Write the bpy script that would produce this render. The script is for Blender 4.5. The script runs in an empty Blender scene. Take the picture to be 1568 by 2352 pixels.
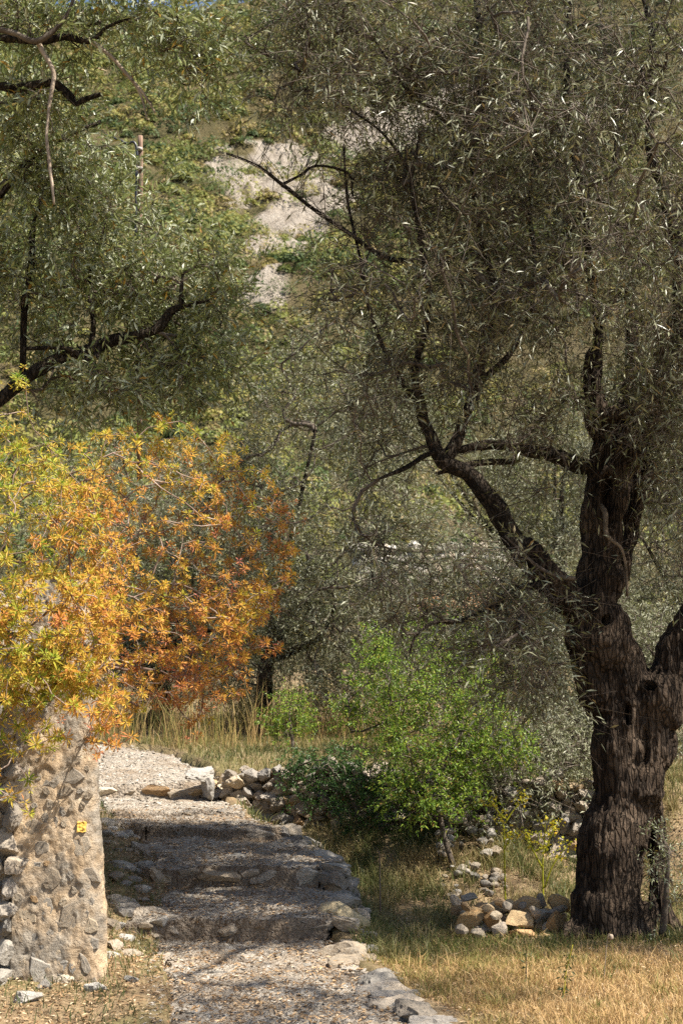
import bpy, math, random
import numpy as np
from math import radians, sin, cos, tan, pi
from mathutils import Vector

# ------------------------------------------------------------------ camera, sky, sun, exposure
scene = bpy.context.scene
COL = scene.collection
PITCH = radians(8.5)
CAM = np.array([0.0, 0.0, 1.6])
FPX = 1024 * 50 / 36.0
cd = bpy.data.cameras.new('camera')
cam = bpy.data.objects.new('camera', cd)
COL.objects.link(cam)
cam.location = CAM
cam.rotation_euler = (pi / 2 + PITCH, 0, 0)
cd.sensor_fit = 'VERTICAL'
cd.sensor_height = 36
cd.lens = 50
cd.clip_start = 0.1
cd.clip_end = 3000
cd.dof.use_dof = True
cd.dof.focus_distance = 10.6
cd.dof.aperture_fstop = 4.5
scene.camera = cam

SUN_DIR = np.array([0.50, -0.24, 0.80]); SUN_DIR /= np.linalg.norm(SUN_DIR)
world = bpy.data.worlds.new('World'); scene.world = world
world.use_nodes = True
wn = world.node_tree.nodes; wl = world.node_tree.links
sky = wn.new('ShaderNodeTexSky'); sky.sky_type = 'NISHITA'; sky.sun_disc = False
sky.sun_elevation = math.asin(SUN_DIR[2]); sky.sun_rotation = math.atan2(SUN_DIR[0], SUN_DIR[1])
wl.new(sky.outputs[0], wn['Background'].inputs[0])
wn['Background'].inputs[1].default_value = 0.072
sd = bpy.data.lights.new('sun', 'SUN'); sd.energy = 5.0; sd.angle = radians(0.53); sd.color = (1.0, 0.94, 0.84)
sun = bpy.data.objects.new('sun', sd); COL.objects.link(sun)
sun.rotation_euler = Vector(SUN_DIR).to_track_quat('Z', 'Y').to_euler()
scene.view_settings.view_transform = 'Standard'
scene.view_settings.look = 'None'
scene.view_settings.gamma = 1
scene.view_settings.use_curve_mapping = False
scene.view_settings.exposure = 1.3
scene.render.engine = 'CYCLES'
scene.cycles.max_bounces = 6
scene.cycles.transparent_max_bounces = 4
scene.cycles.use_denoising = False

# ------------------------------------------------------------------ small maths
def W(px, py, d):
    """point seen at px,py on the survey picture (1568 x 2352) at d metres ahead"""
    u = (px * 682 / 1568 - 341) / FPX
    v = (512 - py * 1024 / 2352) / FPX
    r = np.array([u, cos(PITCH) - v * sin(PITCH), sin(PITCH) + v * cos(PITCH)])
    return CAM + r * (d / r[1])

def unit(v):
    return v / np.maximum(np.linalg.norm(v, axis=-1, keepdims=True), 1e-9)

def ihash(x, y, z, s):
    h = (x.astype(np.int64) * 374761393 + y.astype(np.int64) * 668265263 + z.astype(np.int64) * 2147483647 + s * 974634777) & 0x7fffffff
    h = ((h ^ (h >> 13)) * 1274126177) & 0x7fffffff
    h = ((h ^ (h >> 15)) * 1911520717) & 0x7fffffff
    return ((h ^ (h >> 16)) & 0xffff) / 65535.0

def vnoise(p, s=0):
    p = np.asarray(p, float)
    i = np.floor(p); f = p - i; f = f * f * (3 - 2 * f)
    out = 0
    for a in (0, 1):
        for b in (0, 1):
            for c in (0, 1):
                w = (f[:, 0] if a else 1 - f[:, 0]) * (f[:, 1] if b else 1 - f[:, 1]) * (f[:, 2] if c else 1 - f[:, 2])
                out = out + w * ihash(i[:, 0] + a, i[:, 1] + b, i[:, 2] + c, s)
    return out * 2 - 1

def fbm(p, octv=4, s=0, gain=0.5):
    p = np.asarray(p, float); a = 1.0; o = 0
    for k in range(octv):
        o = o + a * vnoise(p * 2.03 ** k, s + k * 17); a *= gain
    return o

def sstep(a, b, x):
    t = np.clip((x - a) / (b - a), 0, 1)
    return t * t * (3 - 2 * t)

def smooth_interp(x, pts):
    xs, ys = zip(*pts)
    x = np.asarray(x, float)
    return (np.interp(x - .6, xs, ys) + np.interp(x, xs, ys) * 2 + np.interp(x + .6, xs, ys)) / 4

def catmull(P, n):
    P = np.asarray(P, float)
    Q = np.vstack([2 * P[0] - P[1], P, 2 * P[-1] - P[-2]])
    out = []
    for i in range(len(P) - 1):
        p0, p1, p2, p3 = Q[i:i + 4]
        for t in np.linspace(0, 1, n, endpoint=False):
            out.append(.5 * (2 * p1 + (p2 - p0) * t + (2 * p0 - 5 * p1 + 4 * p2 - p3) * t * t + (3 * p1 - p0 - 3 * p2 + p3) * t ** 3))
    out.append(P[-1])
    return np.array(out)

# ------------------------------------------------------------------ mesh building
def make_mesh(name, V, F, smooth=False, attrs=None):
    """F: list of int arrays, each (m,k)"""
    me = bpy.data.meshes.new(name)
    V = np.asarray(V, np.float32)
    me.vertices.add(len(V)); me.vertices.foreach_set('co', V.ravel())
    Fs = [np.asarray(f, np.int32) for f in (F if isinstance(F, list) else [F]) if len(f)]
    nl = sum(f.size for f in Fs); npoly = sum(len(f) for f in Fs)
    me.loops.add(nl); me.loops.foreach_set('vertex_index', np.concatenate([f.ravel() for f in Fs]))
    starts = []; o = 0
    for f in Fs:
        starts.append(o + np.arange(len(f)) * f.shape[1]); o += f.size
    me.polygons.add(npoly); me.polygons.foreach_set('loop_start', np.concatenate(starts).astype(np.int32))
    me.polygons.foreach_set('use_smooth', np.full(npoly, smooth))
    for k, a in (attrs or {}).items():
        at = me.attributes.new(k, 'FLOAT', 'POINT'); at.data.foreach_set('value', np.asarray(a, np.float32))
    me.update(calc_edges=True)
    return me

def obj(name, me, mat=None, parent=None, **kw):
    o = bpy.data.objects.new(name, me); COL.objects.link(o)
    if mat is not None and me is not None and not me.materials:
        me.materials.append(mat)
    if parent is not None:
        o.parent = parent
    for k, v in kw.items():
        o[k] = v
    return o

def thing(name, label, cat, loc=(0, 0, 0), group=None, me=None, mat=None):
    o = obj(name, me, mat); o.location = tuple(loc)
    o['label'] = label; o['category'] = cat
    if group: o['group'] = group
    return o

class Tubes:
    def __init__(s): s.V = []; s.F = []; s.n = 0; s.T = []; s.A = []
    def add(s, P, R, k=5, cap=False, a=0.5, wob=0.0, rng=None):
        P = np.asarray(P, float); R = np.asarray(R, float) * np.ones(len(P))
        T = unit(np.gradient(P, axis=0))
        ref = np.array([0., 0, 1]) if abs(T[:, 2].mean()) < .8 else np.array([0, 1., 0])
        N = unit(np.cross(T, ref)); B = np.cross(T, N)
        an = np.linspace(0, 2 * pi, k, endpoint=False)
        RR = R[:, None] * (1 + (rng.uniform(-wob, wob, (len(P), k)) if wob else 0))
        V = P[:, None] + RR[..., None] * (np.cos(an)[None, :, None] * N[:, None] + np.sin(an)[None, :, None] * B[:, None])
        m = len(P); i = np.arange(m - 1)[:, None] * k; j = np.arange(k)[None]; j2 = (j + 1) % k
        q = np.stack([i + j, i + j2, i + k + j2, i + k + j], -1).reshape(-1, 4) + s.n
        s.V.append(V.reshape(-1, 3)); s.F.append(q); s.A.append(np.full(m * k, a))
        if cap:
            c = s.n + m * k
            s.V.append(np.array([P[0], P[-1]])); s.A.append(np.full(2, a))
            jj = np.arange(k); j22 = (jj + 1) % k
            s.T.append(np.stack([np.full(k, c), s.n + j22, s.n + jj], 1))
            s.T.append(np.stack([np.full(k, c + 1), s.n + (m - 1) * k + jj, s.n + (m - 1) * k + j22], 1))
            s.n += 2
        s.n += m * k
    def mesh(s, name, smooth=True):
        F = [np.concatenate(s.F)] + ([np.concatenate(s.T)] if s.T else [])
        return make_mesh(name, np.concatenate(s.V), F, smooth, {'rnd': np.concatenate(s.A)})

# ------------------------------------------------------------------ materials
class NT:
    def __init__(s, name):
        s.m = bpy.data.materials.new(name); s.m.use_nodes = True
        s.n = s.m.node_tree.nodes; s.l = s.m.node_tree.links
        s.out = s.n['Material Output']; s.p = s.n['Principled BSDF']
    def node(s, t, **kw):
        n = s.n.new(t)
        for k, v in kw.items():
            if k.startswith('i_'):
                n.inputs[k[2:].replace('_', ' ')].default_value = v
            else:
                setattr(n, k, v)
        return n
    def link(s, a, b): s.l.new(a, b)
    def ramp(s, fac, cols, interp='LINEAR'):
        r = s.n.new('ShaderNodeValToRGB'); r.color_ramp.interpolation = interp
        e = r.color_ramp.elements
        while len(e) < len(cols): e.new(0.5)
        for i, (p, c) in enumerate(cols):
            e[i].position = p; e[i].color = (*c, 1)
        if fac is not None: s.link(fac, r.inputs[0])
        return r.outputs[0]
    def noise(s, scale, detail=5, rough=.6, vec=None, out='Fac'):
        n = s.node('ShaderNodeTexNoise'); n.inputs['Scale'].default_value = scale
        n.inputs['Detail'].default_value = detail; n.inputs['Roughness'].default_value = rough
        if vec is not None: s.link(vec, n.inputs['Vector'])
        return n.outputs[out]
    def mix(s, fac, a, b, mode='MIX'):
        n = s.n.new('ShaderNodeMix'); n.data_type = 'RGBA'; n.blend_type = mode
        for sock, v in ((n.inputs[0], fac), (n.inputs[6], a), (n.inputs[7], b)):
            if hasattr(v, 'is_output'): s.link(v, sock)
            elif isinstance(v, tuple): sock.default_value = (*v, 1)
            else: sock.default_value = v
        return n.outputs[2]
    def obj(s): return s.node('ShaderNodeTexCoord').outputs['Object']
    def pos(s): return s.node('ShaderNodeNewGeometry').outputs['Position']
    def attr(s, name): return s.node('ShaderNodeAttribute', attribute_name=name).outputs['Fac']
    def scale(s, vec, v):
        m = s.node('ShaderNodeMapping'); s.link(vec, m.inputs['Vector']); m.inputs['Scale'].default_value = v
        return m.outputs[0]
    def bump(s, h, strength=.5, dist=.02):
        b = s.node('ShaderNodeBump'); b.inputs['Strength'].default_value = strength; b.inputs['Distance'].default_value = dist
        s.link(h, b.inputs['Height']); s.link(b.outputs[0], s.p.inputs['Normal'])
    def math(s, op, a, b):
        n = s.node('ShaderNodeMath', operation=op)
        for i, v in enumerate((a, b)):
            if hasattr(v, 'is_output'): s.link(v, n.inputs[i])
            else: n.inputs[i].default_value = v
        return n.outputs[0]
    def base(s, c, rough=.9, spec=.2):
        if hasattr(c, 'is_output'): s.link(c, s.p.inputs['Base Color'])
        else: s.p.inputs['Base Color'].default_value = (*c, 1)
        s.p.inputs['Roughness'].default_value = rough
        s.p.inputs['Specular IOR Level'].default_value = spec
        return s.m

def leaf_mat(name, top, under=None, rough=.45, spec=.4, transl=.25, tcol=None):
    """top / under: ramps over the per-leaf value"""
    t = NT(name)
    r = t.attr('rnd')
    c = t.ramp(r, top)
    if under:
        g = t.node('ShaderNodeNewGeometry')
        c = t.mix(g.outputs['Backfacing'], c, t.ramp(r, under))
    t.base(c, rough, spec)
    tr = t.node('ShaderNodeBsdfTranslucent')
    if tcol: tr.inputs[0].default_value = (*tcol, 1)
    else: t.link(c, tr.inputs[0])
    ms = t.node('ShaderNodeMixShader'); ms.inputs[0].default_value = transl
    t.link(t.p.outputs[0], ms.inputs[1]); t.link(tr.outputs[0], ms.inputs[2]); t.link(ms.outputs[0], t.out.inputs[0])
    return t.m

M = {}
M['olive_leaf'] = leaf_mat('olive_leaf', [(0, (.13, .165, .052)), (.5, (.22, .255, .09)), (.93, (.32, .33, .13)), (.97, (.28, .19, .04)), (1, (.36, .20, .03))],
                           [(0, (.26, .28, .17)), (1, (.40, .42, .28))], .42, .4, .3)
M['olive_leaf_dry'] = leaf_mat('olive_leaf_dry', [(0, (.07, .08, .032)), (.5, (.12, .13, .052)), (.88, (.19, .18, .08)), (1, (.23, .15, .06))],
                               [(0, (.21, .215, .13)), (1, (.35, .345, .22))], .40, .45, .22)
M['olive_leaf_far'] = leaf_mat('olive_leaf_far', [(0, (.115, .122, .052)), (1, (.185, .19, .09))],
                               [(0, (.23, .23, .145)), (1, (.35, .35, .235))], .45, .3, .28)
M['lentisk_leaf'] = leaf_mat('lentisk_leaf', [(0, (.08, .15, .02)), (.45, (.18, .29, .032)), (.85, (.31, .39, .05)), (.95, (.36, .34, .06)), (1, (.30, .16, .05))], None, .45, .35, .4)
M['dark_leaf'] = leaf_mat('dark_leaf', [(0, (.025, .065, .016)), (1, (.07, .14, .026))], None, .45, .25, .25)
M['spurge_leaf'] = leaf_mat('spurge_leaf', [(0, (.15, .25, .03)), (.22, (.42, .38, .045)), (.5, (.58, .33, .05)), (.75, (.52, .205, .06)), (.92, (.46, .16, .085)), (1, (.40, .11, .08))], None, .55, .25, .3)
M['scrub_leaf'] = leaf_mat('scrub_leaf', [(0, (.05, .08, .026)), (.35, (.12, .145, .038)), (.65, (.21, .215, .05)), (.85, (.27, .23, .06)), (1, (.24, .18, .085))], None, .6, .2, .25)
M['straw'] = leaf_mat('straw', [(0, (.10, .14, .03)), (.25, (.22, .21, .06)), (.5, (.43, .29, .125)), (.8, (.56, .375, .18)), (1, (.63, .45, .25))], None, .6, .2, .3)
M['green_grass'] = leaf_mat('green_grass', [(0, (.06, .08, .026)), (.4, (.10, .12, .036)), (.7, (.21, .19, .07)), (1, (.36, .27, .13))], None, .5, .3, .3)
M['litter'] = leaf_mat('litter', [(0, (.16, .095, .05)), (.4, (.32, .20, .10)), (.75, (.46, .31, .17)), (1, (.55, .43, .29))], None, .7, .2, .1)
M['fennel'] = leaf_mat('fennel', [(0, (.32, .38, .03)), (.6, (.55, .47, .03)), (1, (.62, .40, .03))], None, .5, .3, .35)

def bark(name, c0, c1, c2, vs=(1, 1, .16), sc=26, bstr=.9, crack=0):
    t = NT(name); o = t.scale(t.obj(), vs)
    n1 = t.noise(sc, 6, .65, o); n2 = t.noise(3.2, 4, .6, t.obj()); n3 = t.noise(70, 3, .6, t.obj())
    c = t.ramp(n1, [(.3, c0), (.52, c1), (.72, c2)])
    c = t.mix(t.ramp(n2, [(.45, (0, 0, 0)), (.7, (1, 1, 1))]), c, tuple(x * 1.35 for x in c2))
    if crack:
        vo = t.node('ShaderNodeTexVoronoi', feature='DISTANCE_TO_EDGE'); vo.inputs['Scale'].default_value = crack
        wv = t.node('ShaderNodeVectorMath', operation='ADD'); t.link(t.scale(t.obj(), (1, 1, .2)), wv.inputs[0])
        wn_ = t.node('ShaderNodeVectorMath', operation='SCALE'); t.link(t.noise(9, 3, .6, o, 'Color'), wn_.inputs[0]); wn_.inputs['Scale'].default_value = .05
        t.link(wn_.outputs[0], wv.inputs[1]); t.link(wv.outputs[0], vo.inputs['Vector'])
        cr = t.ramp(vo.outputs['Distance'], [(.0, (0, 0, 0)), (.16, (1, 1, 1))])
        c = t.mix(t.ramp(cr, [(0, (.45,) * 3), (1, (1,) * 3)]), (.008, .006, .0045), c); n1 = t.math('ADD', n1, t.math('MULTIPLY', cr, .9))
    t.bump(t.math('ADD', n1, t.math('MULTIPLY', n3, .4)), bstr, .035)
    return t.base(c, .92, .15)
M['bark'] = bark('olive_bark', (.014, .0095, .0065), (.050, .034, .023), (.115, .082, .056), (1, 1, .13), 34, 1.0, 30)
M['limb_bark'] = bark('limb_bark', (.009, .007, .005), (.034, .025, .018), (.085, .066, .048), (1, 1, .6), 22, 1.0, 34)
M['twig'] = bark('twig_bark', (.045, .034, .026), (.085, .066, .05), (.14, .115, .09), (1, 1, 1), 12, .3)
M['pale_twig'] = bark('pale_twig', (.16, .12, .085), (.25, .195, .145), (.35, .28, .21), (1, 1, 1), 14, .3)
M['dead_wood'] = bark('dead_wood', (.06, .045, .03), (.13, .098, .068), (.21, .165, .12), (1, 1, .4), 30, .8)
M['spurge_stem'] = bark('spurge_stem', (.09, .05, .04), (.19, .125, .095), (.32, .25, .20), (1, 1, 1), 9, .3)

def rock_mat(name, cols, lich=.35, sc=9):
    t = NT(name); o = t.obj(); g = t.node('ShaderNodeObjectInfo')
    v = t.node('ShaderNodeVectorMath', operation='ADD'); t.link(o, v.inputs[0])
    k = t.node('ShaderNodeVectorMath', operation='SCALE'); t.link(g.outputs['Location'], k.inputs[0]); k.inputs['Scale'].default_value = 3.7
    t.link(k.outputs[0], v.inputs[1]); vv = v.outputs[0]
    n1 = t.noise(sc, 7, .65, vv); n2 = t.noise(sc * .35, 3, .5, vv); n3 = t.noise(sc * 5, 4, .7, vv)
    n = len(cols)
    c = t.ramp(t.math('ADD', t.math('MULTIPLY', n1, .6), t.math('MULTIPLY', g.outputs['Random'], .62)),
               [(.25 + .6 * i / (n - 1), x) for i, x in enumerate(cols)])
    c = t.mix(t.ramp(n2, [(.5, (0, 0, 0)), (.68, (lich,) * 3)]), c, (.13, .125, .11))
    c = t.mix(t.ramp(n3, [(.62, (0, 0, 0)), (.75, (.5,) * 3)]), c, (.10, .085, .065))
    t.bump(t.math('ADD', n1, t.math('MULTIPLY', n3, .35)), .7, .03)
    return t.base(c, .93, .15)
M['grey_rock'] = rock_mat('grey_rock', [(.17, .155, .135), (.30, .27, .23), (.42, .38, .32), (.35, .28, .20)])
M['tan_rock'] = rock_mat('tan_rock', [(.20, .12, .065), (.38, .25, .13), (.50, .37, .22), (.58, .50, .38)], .2)
M['honey_rock'] = rock_mat('honey_rock', [(.26, .13, .06), (.44, .27, .12), (.56, .41, .23), (.48, .30, .15)], .10, 7)
M['ochre_rock'] = rock_mat('ochre_rock', [(.34, .25, .13), (.46, .35, .19), (.52, .42, .26)], .12, 7)
M['white_rock'] = rock_mat('white_rock', [(.30, .275, .24), (.42, .385, .335), (.52, .48, .42)], .3)
M['wall_rock'] = rock_mat('wall_rock', [(.22, .19, .155), (.36, .30, .23), (.45, .37, .28), (.30, .27, .235)], .5, 12)

t = NT('mortar'); o = t.obj()
n1 = t.noise(11, 8, .7, o); n2 = t.noise(2.6, 4, .6, o); n3 = t.noise(60, 4, .7, o)
c = t.ramp(n1, [(.28, (.25, .175, .105)), (.48, (.44, .32, .20)), (.7, (.56, .44, .30))])
c = t.mix(t.ramp(n2, [(.44, (0, 0, 0)), (.58, (.85,) * 3)]), c, t.ramp(n1, [(.35, (.13, .115, .095)), (.6, (.30, .27, .225))]))
c = t.mix(t.ramp(n3, [(.6, (0, 0, 0)), (.72, (.6,) * 3)]), c, (.13, .10, .07))
t.bump(t.math('ADD', n1, t.math('MULTIPLY', n3, .5)), .9, .03)
M['mortar'] = t.base(c, .95, .1)

# ground: soil, straw and green patches, pale scree by attribute
t = NT('ground'); p = t.pos()
n1 = t.noise(1.3, 6, .6, p); n2 = t.noise(14, 6, .7, p); n3 = t.noise(90, 3, .7, p)
c = t.ramp(n2, [(.3, (.13, .09, .055)), (.5, (.26, .185, .105)), (.68, (.38, .28, .165))])
c = t.mix(t.ramp(n1, [(.48, (0, 0, 0)), (.62, (.55,) * 3)]), c, (.13, .135, .045))
c = t.mix(t.ramp(n3, [(.55, (0, 0, 0)), (.75, (.6,) * 3)]), c, (.10, .07, .045))
t.bump(t.math('ADD', n2, t.math('MULTIPLY', n3, .5)), .8, .04)
M['ground'] = t.base(c, .95, .1)

t = NT('hillside'); p = t.pos()
n1 = t.noise(.16, 6, .65, p); n2 = t.noise(1.6, 6, .7, p); n3 = t.noise(6, 3, .7, p)
soil = t.ramp(n1, [(.35, (.065, .06, .025)), (.55, (.11, .09, .042)), (.72, (.19, .145, .085))])
scree = t.ramp(t.noise(.55, 8, .72, t.scale(p, (1.6, .5, 1))), [(.34, (.14, .115, .09)), (.46, (.29, .245, .195)), (.62, (.42, .365, .30))])
scree = t.mix(t.ramp(n3, [(.55, (0, 0, 0)), (.7, (.6,) * 3)]), scree, (.20, .165, .125))
c = t.mix(t.attr('scree'), soil, scree)
c = t.mix(t.attr('earth'), c, (.36, .19, .10))
t.bump(t.math('ADD', n2, t.math('MULTIPLY', n3, .5)), 1, .5)
M['hill'] = t.base(c, .95, .1)

t = NT('path'); p = t.pos()
v = t.node('ShaderNodeTexVoronoi'); v.inputs['Scale'].default_value = 34; t.link(p, v.inputs['Vector'])
v2 = t.node('ShaderNodeTexVoronoi'); v2.inputs['Scale'].default_value = 75; t.link(p, v2.inputs['Vector'])
n1 = t.noise(2.2, 5, .6, p); n2 = t.noise(40, 5, .7, p)
sep = t.node('ShaderNodeSeparateColor'); t.link(v.outputs['Color'], sep.inputs[0])
c = t.ramp(sep.outputs[0], [(0, (.21, .175, .135)), (.4, (.305, .262, .21)), (.75, (.385, .34, .28)), (1, (.50, .46, .40))])
c = t.mix(t.ramp(n2, [(.42, (0, 0, 0)), (.6, (.75,) * 3)]), c, (.40, .345, .275))
c = t.mix(t.ramp(n1, [(.45, (0, 0, 0)), (.62, (.7,) * 3)]), c, (.25, .185, .125))
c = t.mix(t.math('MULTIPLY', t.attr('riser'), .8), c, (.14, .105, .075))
h = t.math('ADD', t.math('MULTIPLY', v.outputs['Distance'], -1.2), t.math('ADD', t.math('MULTIPLY', v2.outputs['Distance'], -.6), n2))
t.bump(h, .8, .03)
M['path'] = t.base(c, .95, .1)

t = NT('chips'); r = t.attr('rnd')
c = t.ramp(r, [(0, (.20, .17, .135)), (.35, (.30, .262, .215)), (.8, (.40, .36, .305)), (.95, (.56, .52, .46)), (1, (.38, .26, .15))])
c = t.mix(.35, c, t.ramp(t.noise(30, 4, .7, t.pos()), [(.35, (.16, .13, .1)), (.65, (.55, .49, .4))]))
M['chips'] = t.base(c, .95, .1)

M['blaze'] = NT('blaze_paint')
t = M['blaze']; n1 = t.noise(45, 5, .7, t.obj())
M['blaze'] = t.base(t.ramp(n1, [(.35, (.40, .24, .06)), (.5, (.66, .40, .08)), (.7, (.72, .48, .14))]), .8, .2)
t = NT('black_pipe'); M['pipe'] = t.base(t.ramp(t.noise(20, 3, .6, t.obj()), [(.4, (.012, .012, .014)), (.7, (.035, .035, .04))]), .4, .5)
t = NT('stake_wood'); M['stake'] = t.base(t.ramp(t.noise(18, 5, .6, t.scale(t.obj(), (1, 1, .1))), [(.35, (.10, .06, .04)), (.6, (.27, .18, .13)), (.75, (.36, .27, .2))]), .9, .1)

# ------------------------------------------------------------------ terrain
XL = [(0, -1.1), (7, -1.0), (8, -.98), (9, -1.12), (10.3, -1.42), (11.5, -1.40), (12.9, -1.85), (14, -2.3), (15.5, -2.85), (17, -3.3), (18.6, -4.4), (20, -6.5), (22, -9)]
XR = [(0, .75), (7, .66), (8, .52), (9, .22), (10.3, -.06), (11.5, -.07), (12.3, -.20), (12.9, -.50), (14, -.95), (15.5, -1.25), (17, -1.75), (18.6, -2.3), (20, -4.2), (22, -7)]
ZP = [(0, -.15), (6, -.04), (8, 0), (10.3, .12), (11.5, .38), (12.9, .62), (15.5, .88), (18.4, 1.25), (22, 1.6), (30, 2.3), (36, 3.0)]
WALL = [(-20, 17), (-1.4, 15.5), (0, 15.0), (1.0, 14.1), (2.2, 13.6), (4, 13.2), (8, 12.6), (20, 12)]
HZ = [(30, 2.3), (36, 3.2), (42, 4.8), (50, 7.6), (65, 13), (80, 21), (100, 34), (125, 50), (150, 67), (190, 95), (228, 123.5), (245, 127), (290, 120), (420, 60), (700, 30)]
def xl(y): return smooth_interp(y, XL)
def xr(y): return smooth_interp(y, XR)
def wall_y(x): return smooth_interp(x, WALL)
def garden_x(y): return -1.70 - .185 * (y - 9.0)

def H(x, y):
    x = np.asarray(x, float); y = np.asarray(y, float)
    zp = smooth_interp(y, ZP)
    # right: lower terrace, bank and upper terrace behind the wall
    low = np.interp(y, [0, 8, 11, 13, 15], [-.1, 0, .03, .12, .2])
    wy = wall_y(x)
    low = low + .38 * sstep(wy - 1.9, wy - .1, y) * sstep(2.6, 1.4, x) + .25 * sstep(wy - .8, wy, y) * sstep(1.4, 2.6, x)
    low = low - .12 * sstep(1.0, 3.0, x) * sstep(10.5, 12.5, y)
    up = np.maximum(1.12 + .055 * (y - 15), smooth_interp(y, ZP))
    wk = sstep(2.4, 3.1, x); wt = (y > wy) * (1 - wk) + sstep(wy - 1.3, wy + .8, y) * wk
    right = low * (1 - wt) + up * wt
    tr = sstep(0.02, .45, x - xr(y)) * sstep(16.4, 15.2, y)
    z = zp * (1 - tr) + right * tr
    beyond = sstep(15.2, 16.4, y)
    z = np.where(x > xr(y), z * (1 - beyond) + np.maximum(up, zp) * beyond, zp)
    # left bank
    amp = np.interp(y, [7, 8.5, 10, 11.5, 13, 15, 17, 19], [0, .02, .22, .42, .40, .18, .15, .2])
    lx = xl(y) - x
    z = np.where(x < xl(y), zp + amp * sstep(0, .9, lx), z)
    # raised garden behind the wall on the left
    gx = garden_x(y)
    g = sstep(.02, -.10, x - gx) * sstep(9.02, 9.12, y) * sstep(14.6, 13.2, y)
    z = z * (1 - g) + 1.9 * g
    # corridor under the path
    inside = sstep(.06, .16, x - xl(y)) * sstep(.02, .10, xr(y) - x) * (y < 20)
    z = z + np.where((x > xl(y) - .3) & (x < xl(y) + .2), .03, 0)
    z = z * (1 - inside) + (zp - .32) * inside
    # hill
    P = np.stack([x, y, np.zeros_like(x)], -1).reshape(-1, 3)
    near = (.035 * fbm(P * 1.1, 3, 5)).reshape(x.shape)
    hx = 0.0
    hz = smooth_interp(y, HZ) * (1 + .0018 * np.clip(x, 0, 90)) + (fbm(P * .03, 4, 9).reshape(x.shape) * 3.2 + fbm(P * .3, 3, 3).reshape(x.shape) * .5) * sstep(38, 90, y)
    k = sstep(29, 35, y)
    z = (z + near * (1 - inside)) * (1 - k) + hz * k
    return z
def H1(x, y): return float(H(np.array([x]), np.array([y]))[0])

SCREE = [(-6.3, 136, 6.3, 10), (-5.0, 109, 3.2, 7), (-5.2, 94, 1.6, 2.5), (8, 150, 10, 7), (22, 146, 9, 7), (-1.5, 126, 4, 5), (-3.5, 119, 3, 4), (-5.6, 121, 2.6, 7)]
def scree_mask(x, y):
    P = np.stack([x, y, np.zeros_like(x)], -1).reshape(-1, 3)
    n = fbm(P * .40, 5, 31, .7).reshape(x.shape)
    m = np.zeros_like(x)
    for cx, cy, rx, ry in SCREE:
        q = np.sqrt(((x - cx) / rx) ** 2 + ((y - cy) / ry) ** 2) + n * .35
        m = np.maximum(m, sstep(1.02, .92, q))
    return m

def sheet(name, xs, ys, mat, kind='structure'):
    X, Y = np.meshgrid(xs, ys); Z = H(X, Y)
    if name == 'hillside':
        PP = np.stack([X, Y, Z], -1).reshape(-1, 3)
        Z = Z + ((.5 - np.abs(fbm(PP * np.array([.25, .12, .6]), 4, 303, .6))) * .9 + fbm(PP * .9, 3, 307) * .3).reshape(X.shape) * scree_mask(X, Y)
    V = np.stack([X, Y, Z], -1).reshape(-1, 3)
    nx, ny = len(xs), len(ys)
    i = np.arange(ny - 1)[:, None] * nx + np.arange(nx - 1)[None]
    F = np.stack([i, i + 1, i + nx + 1, i + nx], -1).reshape(-1, 4)
    at = {'scree': scree_mask(X, Y).ravel(), 'earth': (sstep(1.3, .7, np.sqrt(((X - 3.9) / 2.2) ** 2 + ((Y - 43.0) / 1.2) ** 2))).ravel()}
    return obj(name, make_mesh(name, V, F, True, at), mat, kind=kind)

def axis(segs):
    out = []
    for a, b, s in segs:
        out.append(np.arange(a, b, s))
    return np.concatenate(out + [[segs[-1][1]]])
xs = axis([(-320, -60, 14), (-60, -18, 2.5), (-18, -6, .5), (-6, 6, .06), (6, 16, .5), (16, 60, 2.5), (60, 320, 14)])
sheet('ground', xs, axis([(-30, 5, 2.5), (5, 16.5, .06), (16.5, 34, .25)]), M['ground'])
xh = axis([(-320, -70, 12), (-70, 70, 1.0), (70, 320, 12)])
xh = np.unique(np.concatenate([xh, xs]))[::1] if False else xs
xh2 = axis([(-320, -60, 14), (-60, -25, 1.5), (-25, 30, .6), (30, 60, 1.5), (60, 320, 14)])
# the hillside starts a little below the ground's edge
hill = sheet('hillside', xh2, axis([(33.5, 60, .6), (60, 160, .8), (160, 250, 1.6), (250, 700, 15)]), M['hill'])
hill.location.z = -.012

# ------------------------------------------------------------------ path with rough steps
PZ = [(4, -.08), (8, 0), (10.26, .10), (10.30, .25), (11.46, .335), (11.50, .49), (12.86, .60), (12.91, .695), (13.9, .72), (13.95, .77), (15.42, .81), (15.50, .97), (18.4, 1.25), (20.5, 1.5)]
def path_z(x, y, rough=True):
    x = np.asarray(x, float); y = np.asarray(y, float)
    P = np.stack([x, y, np.zeros_like(x)], -1).reshape(-1, 3)
    yy = y + .07 * fbm(P * np.array([2.3, .2, 1]), 3, 71).reshape(x.shape) + .10 * np.abs(x - (xl(y) + xr(y)) / 2) * 0
    z = np.interp(yy, *zip(*PZ))
    if rough:
        z = z + .016 * fbm(P * np.array([3, 5, 1]), 3, 81).reshape(x.shape) + .010 * fbm(P * 17, 3, 91).reshape(x.shape)
    return z
ys = axis([(5.5, 14, .016), (14, 20.4, .03)])
us = np.linspace(0, 1, 80)
Y, U = np.meshgrid(ys, us, indexing='ij')
P0 = np.stack([Y * 1.3, np.zeros_like(Y), np.zeros_like(Y)], -1).reshape(-1, 3)
X = xl(Y) + (xr(Y) - xl(Y)) * U
X = X + np.where(U < .08, .14, np.where(U > .95, .06, 0)) * fbm(P0 * 2, 3, 4).reshape(Y.shape)
Z = path_z(X, Y)
edge = np.minimum(U, 1 - U)
Z = Z - .34 * (edge < 1e-6)
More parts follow.
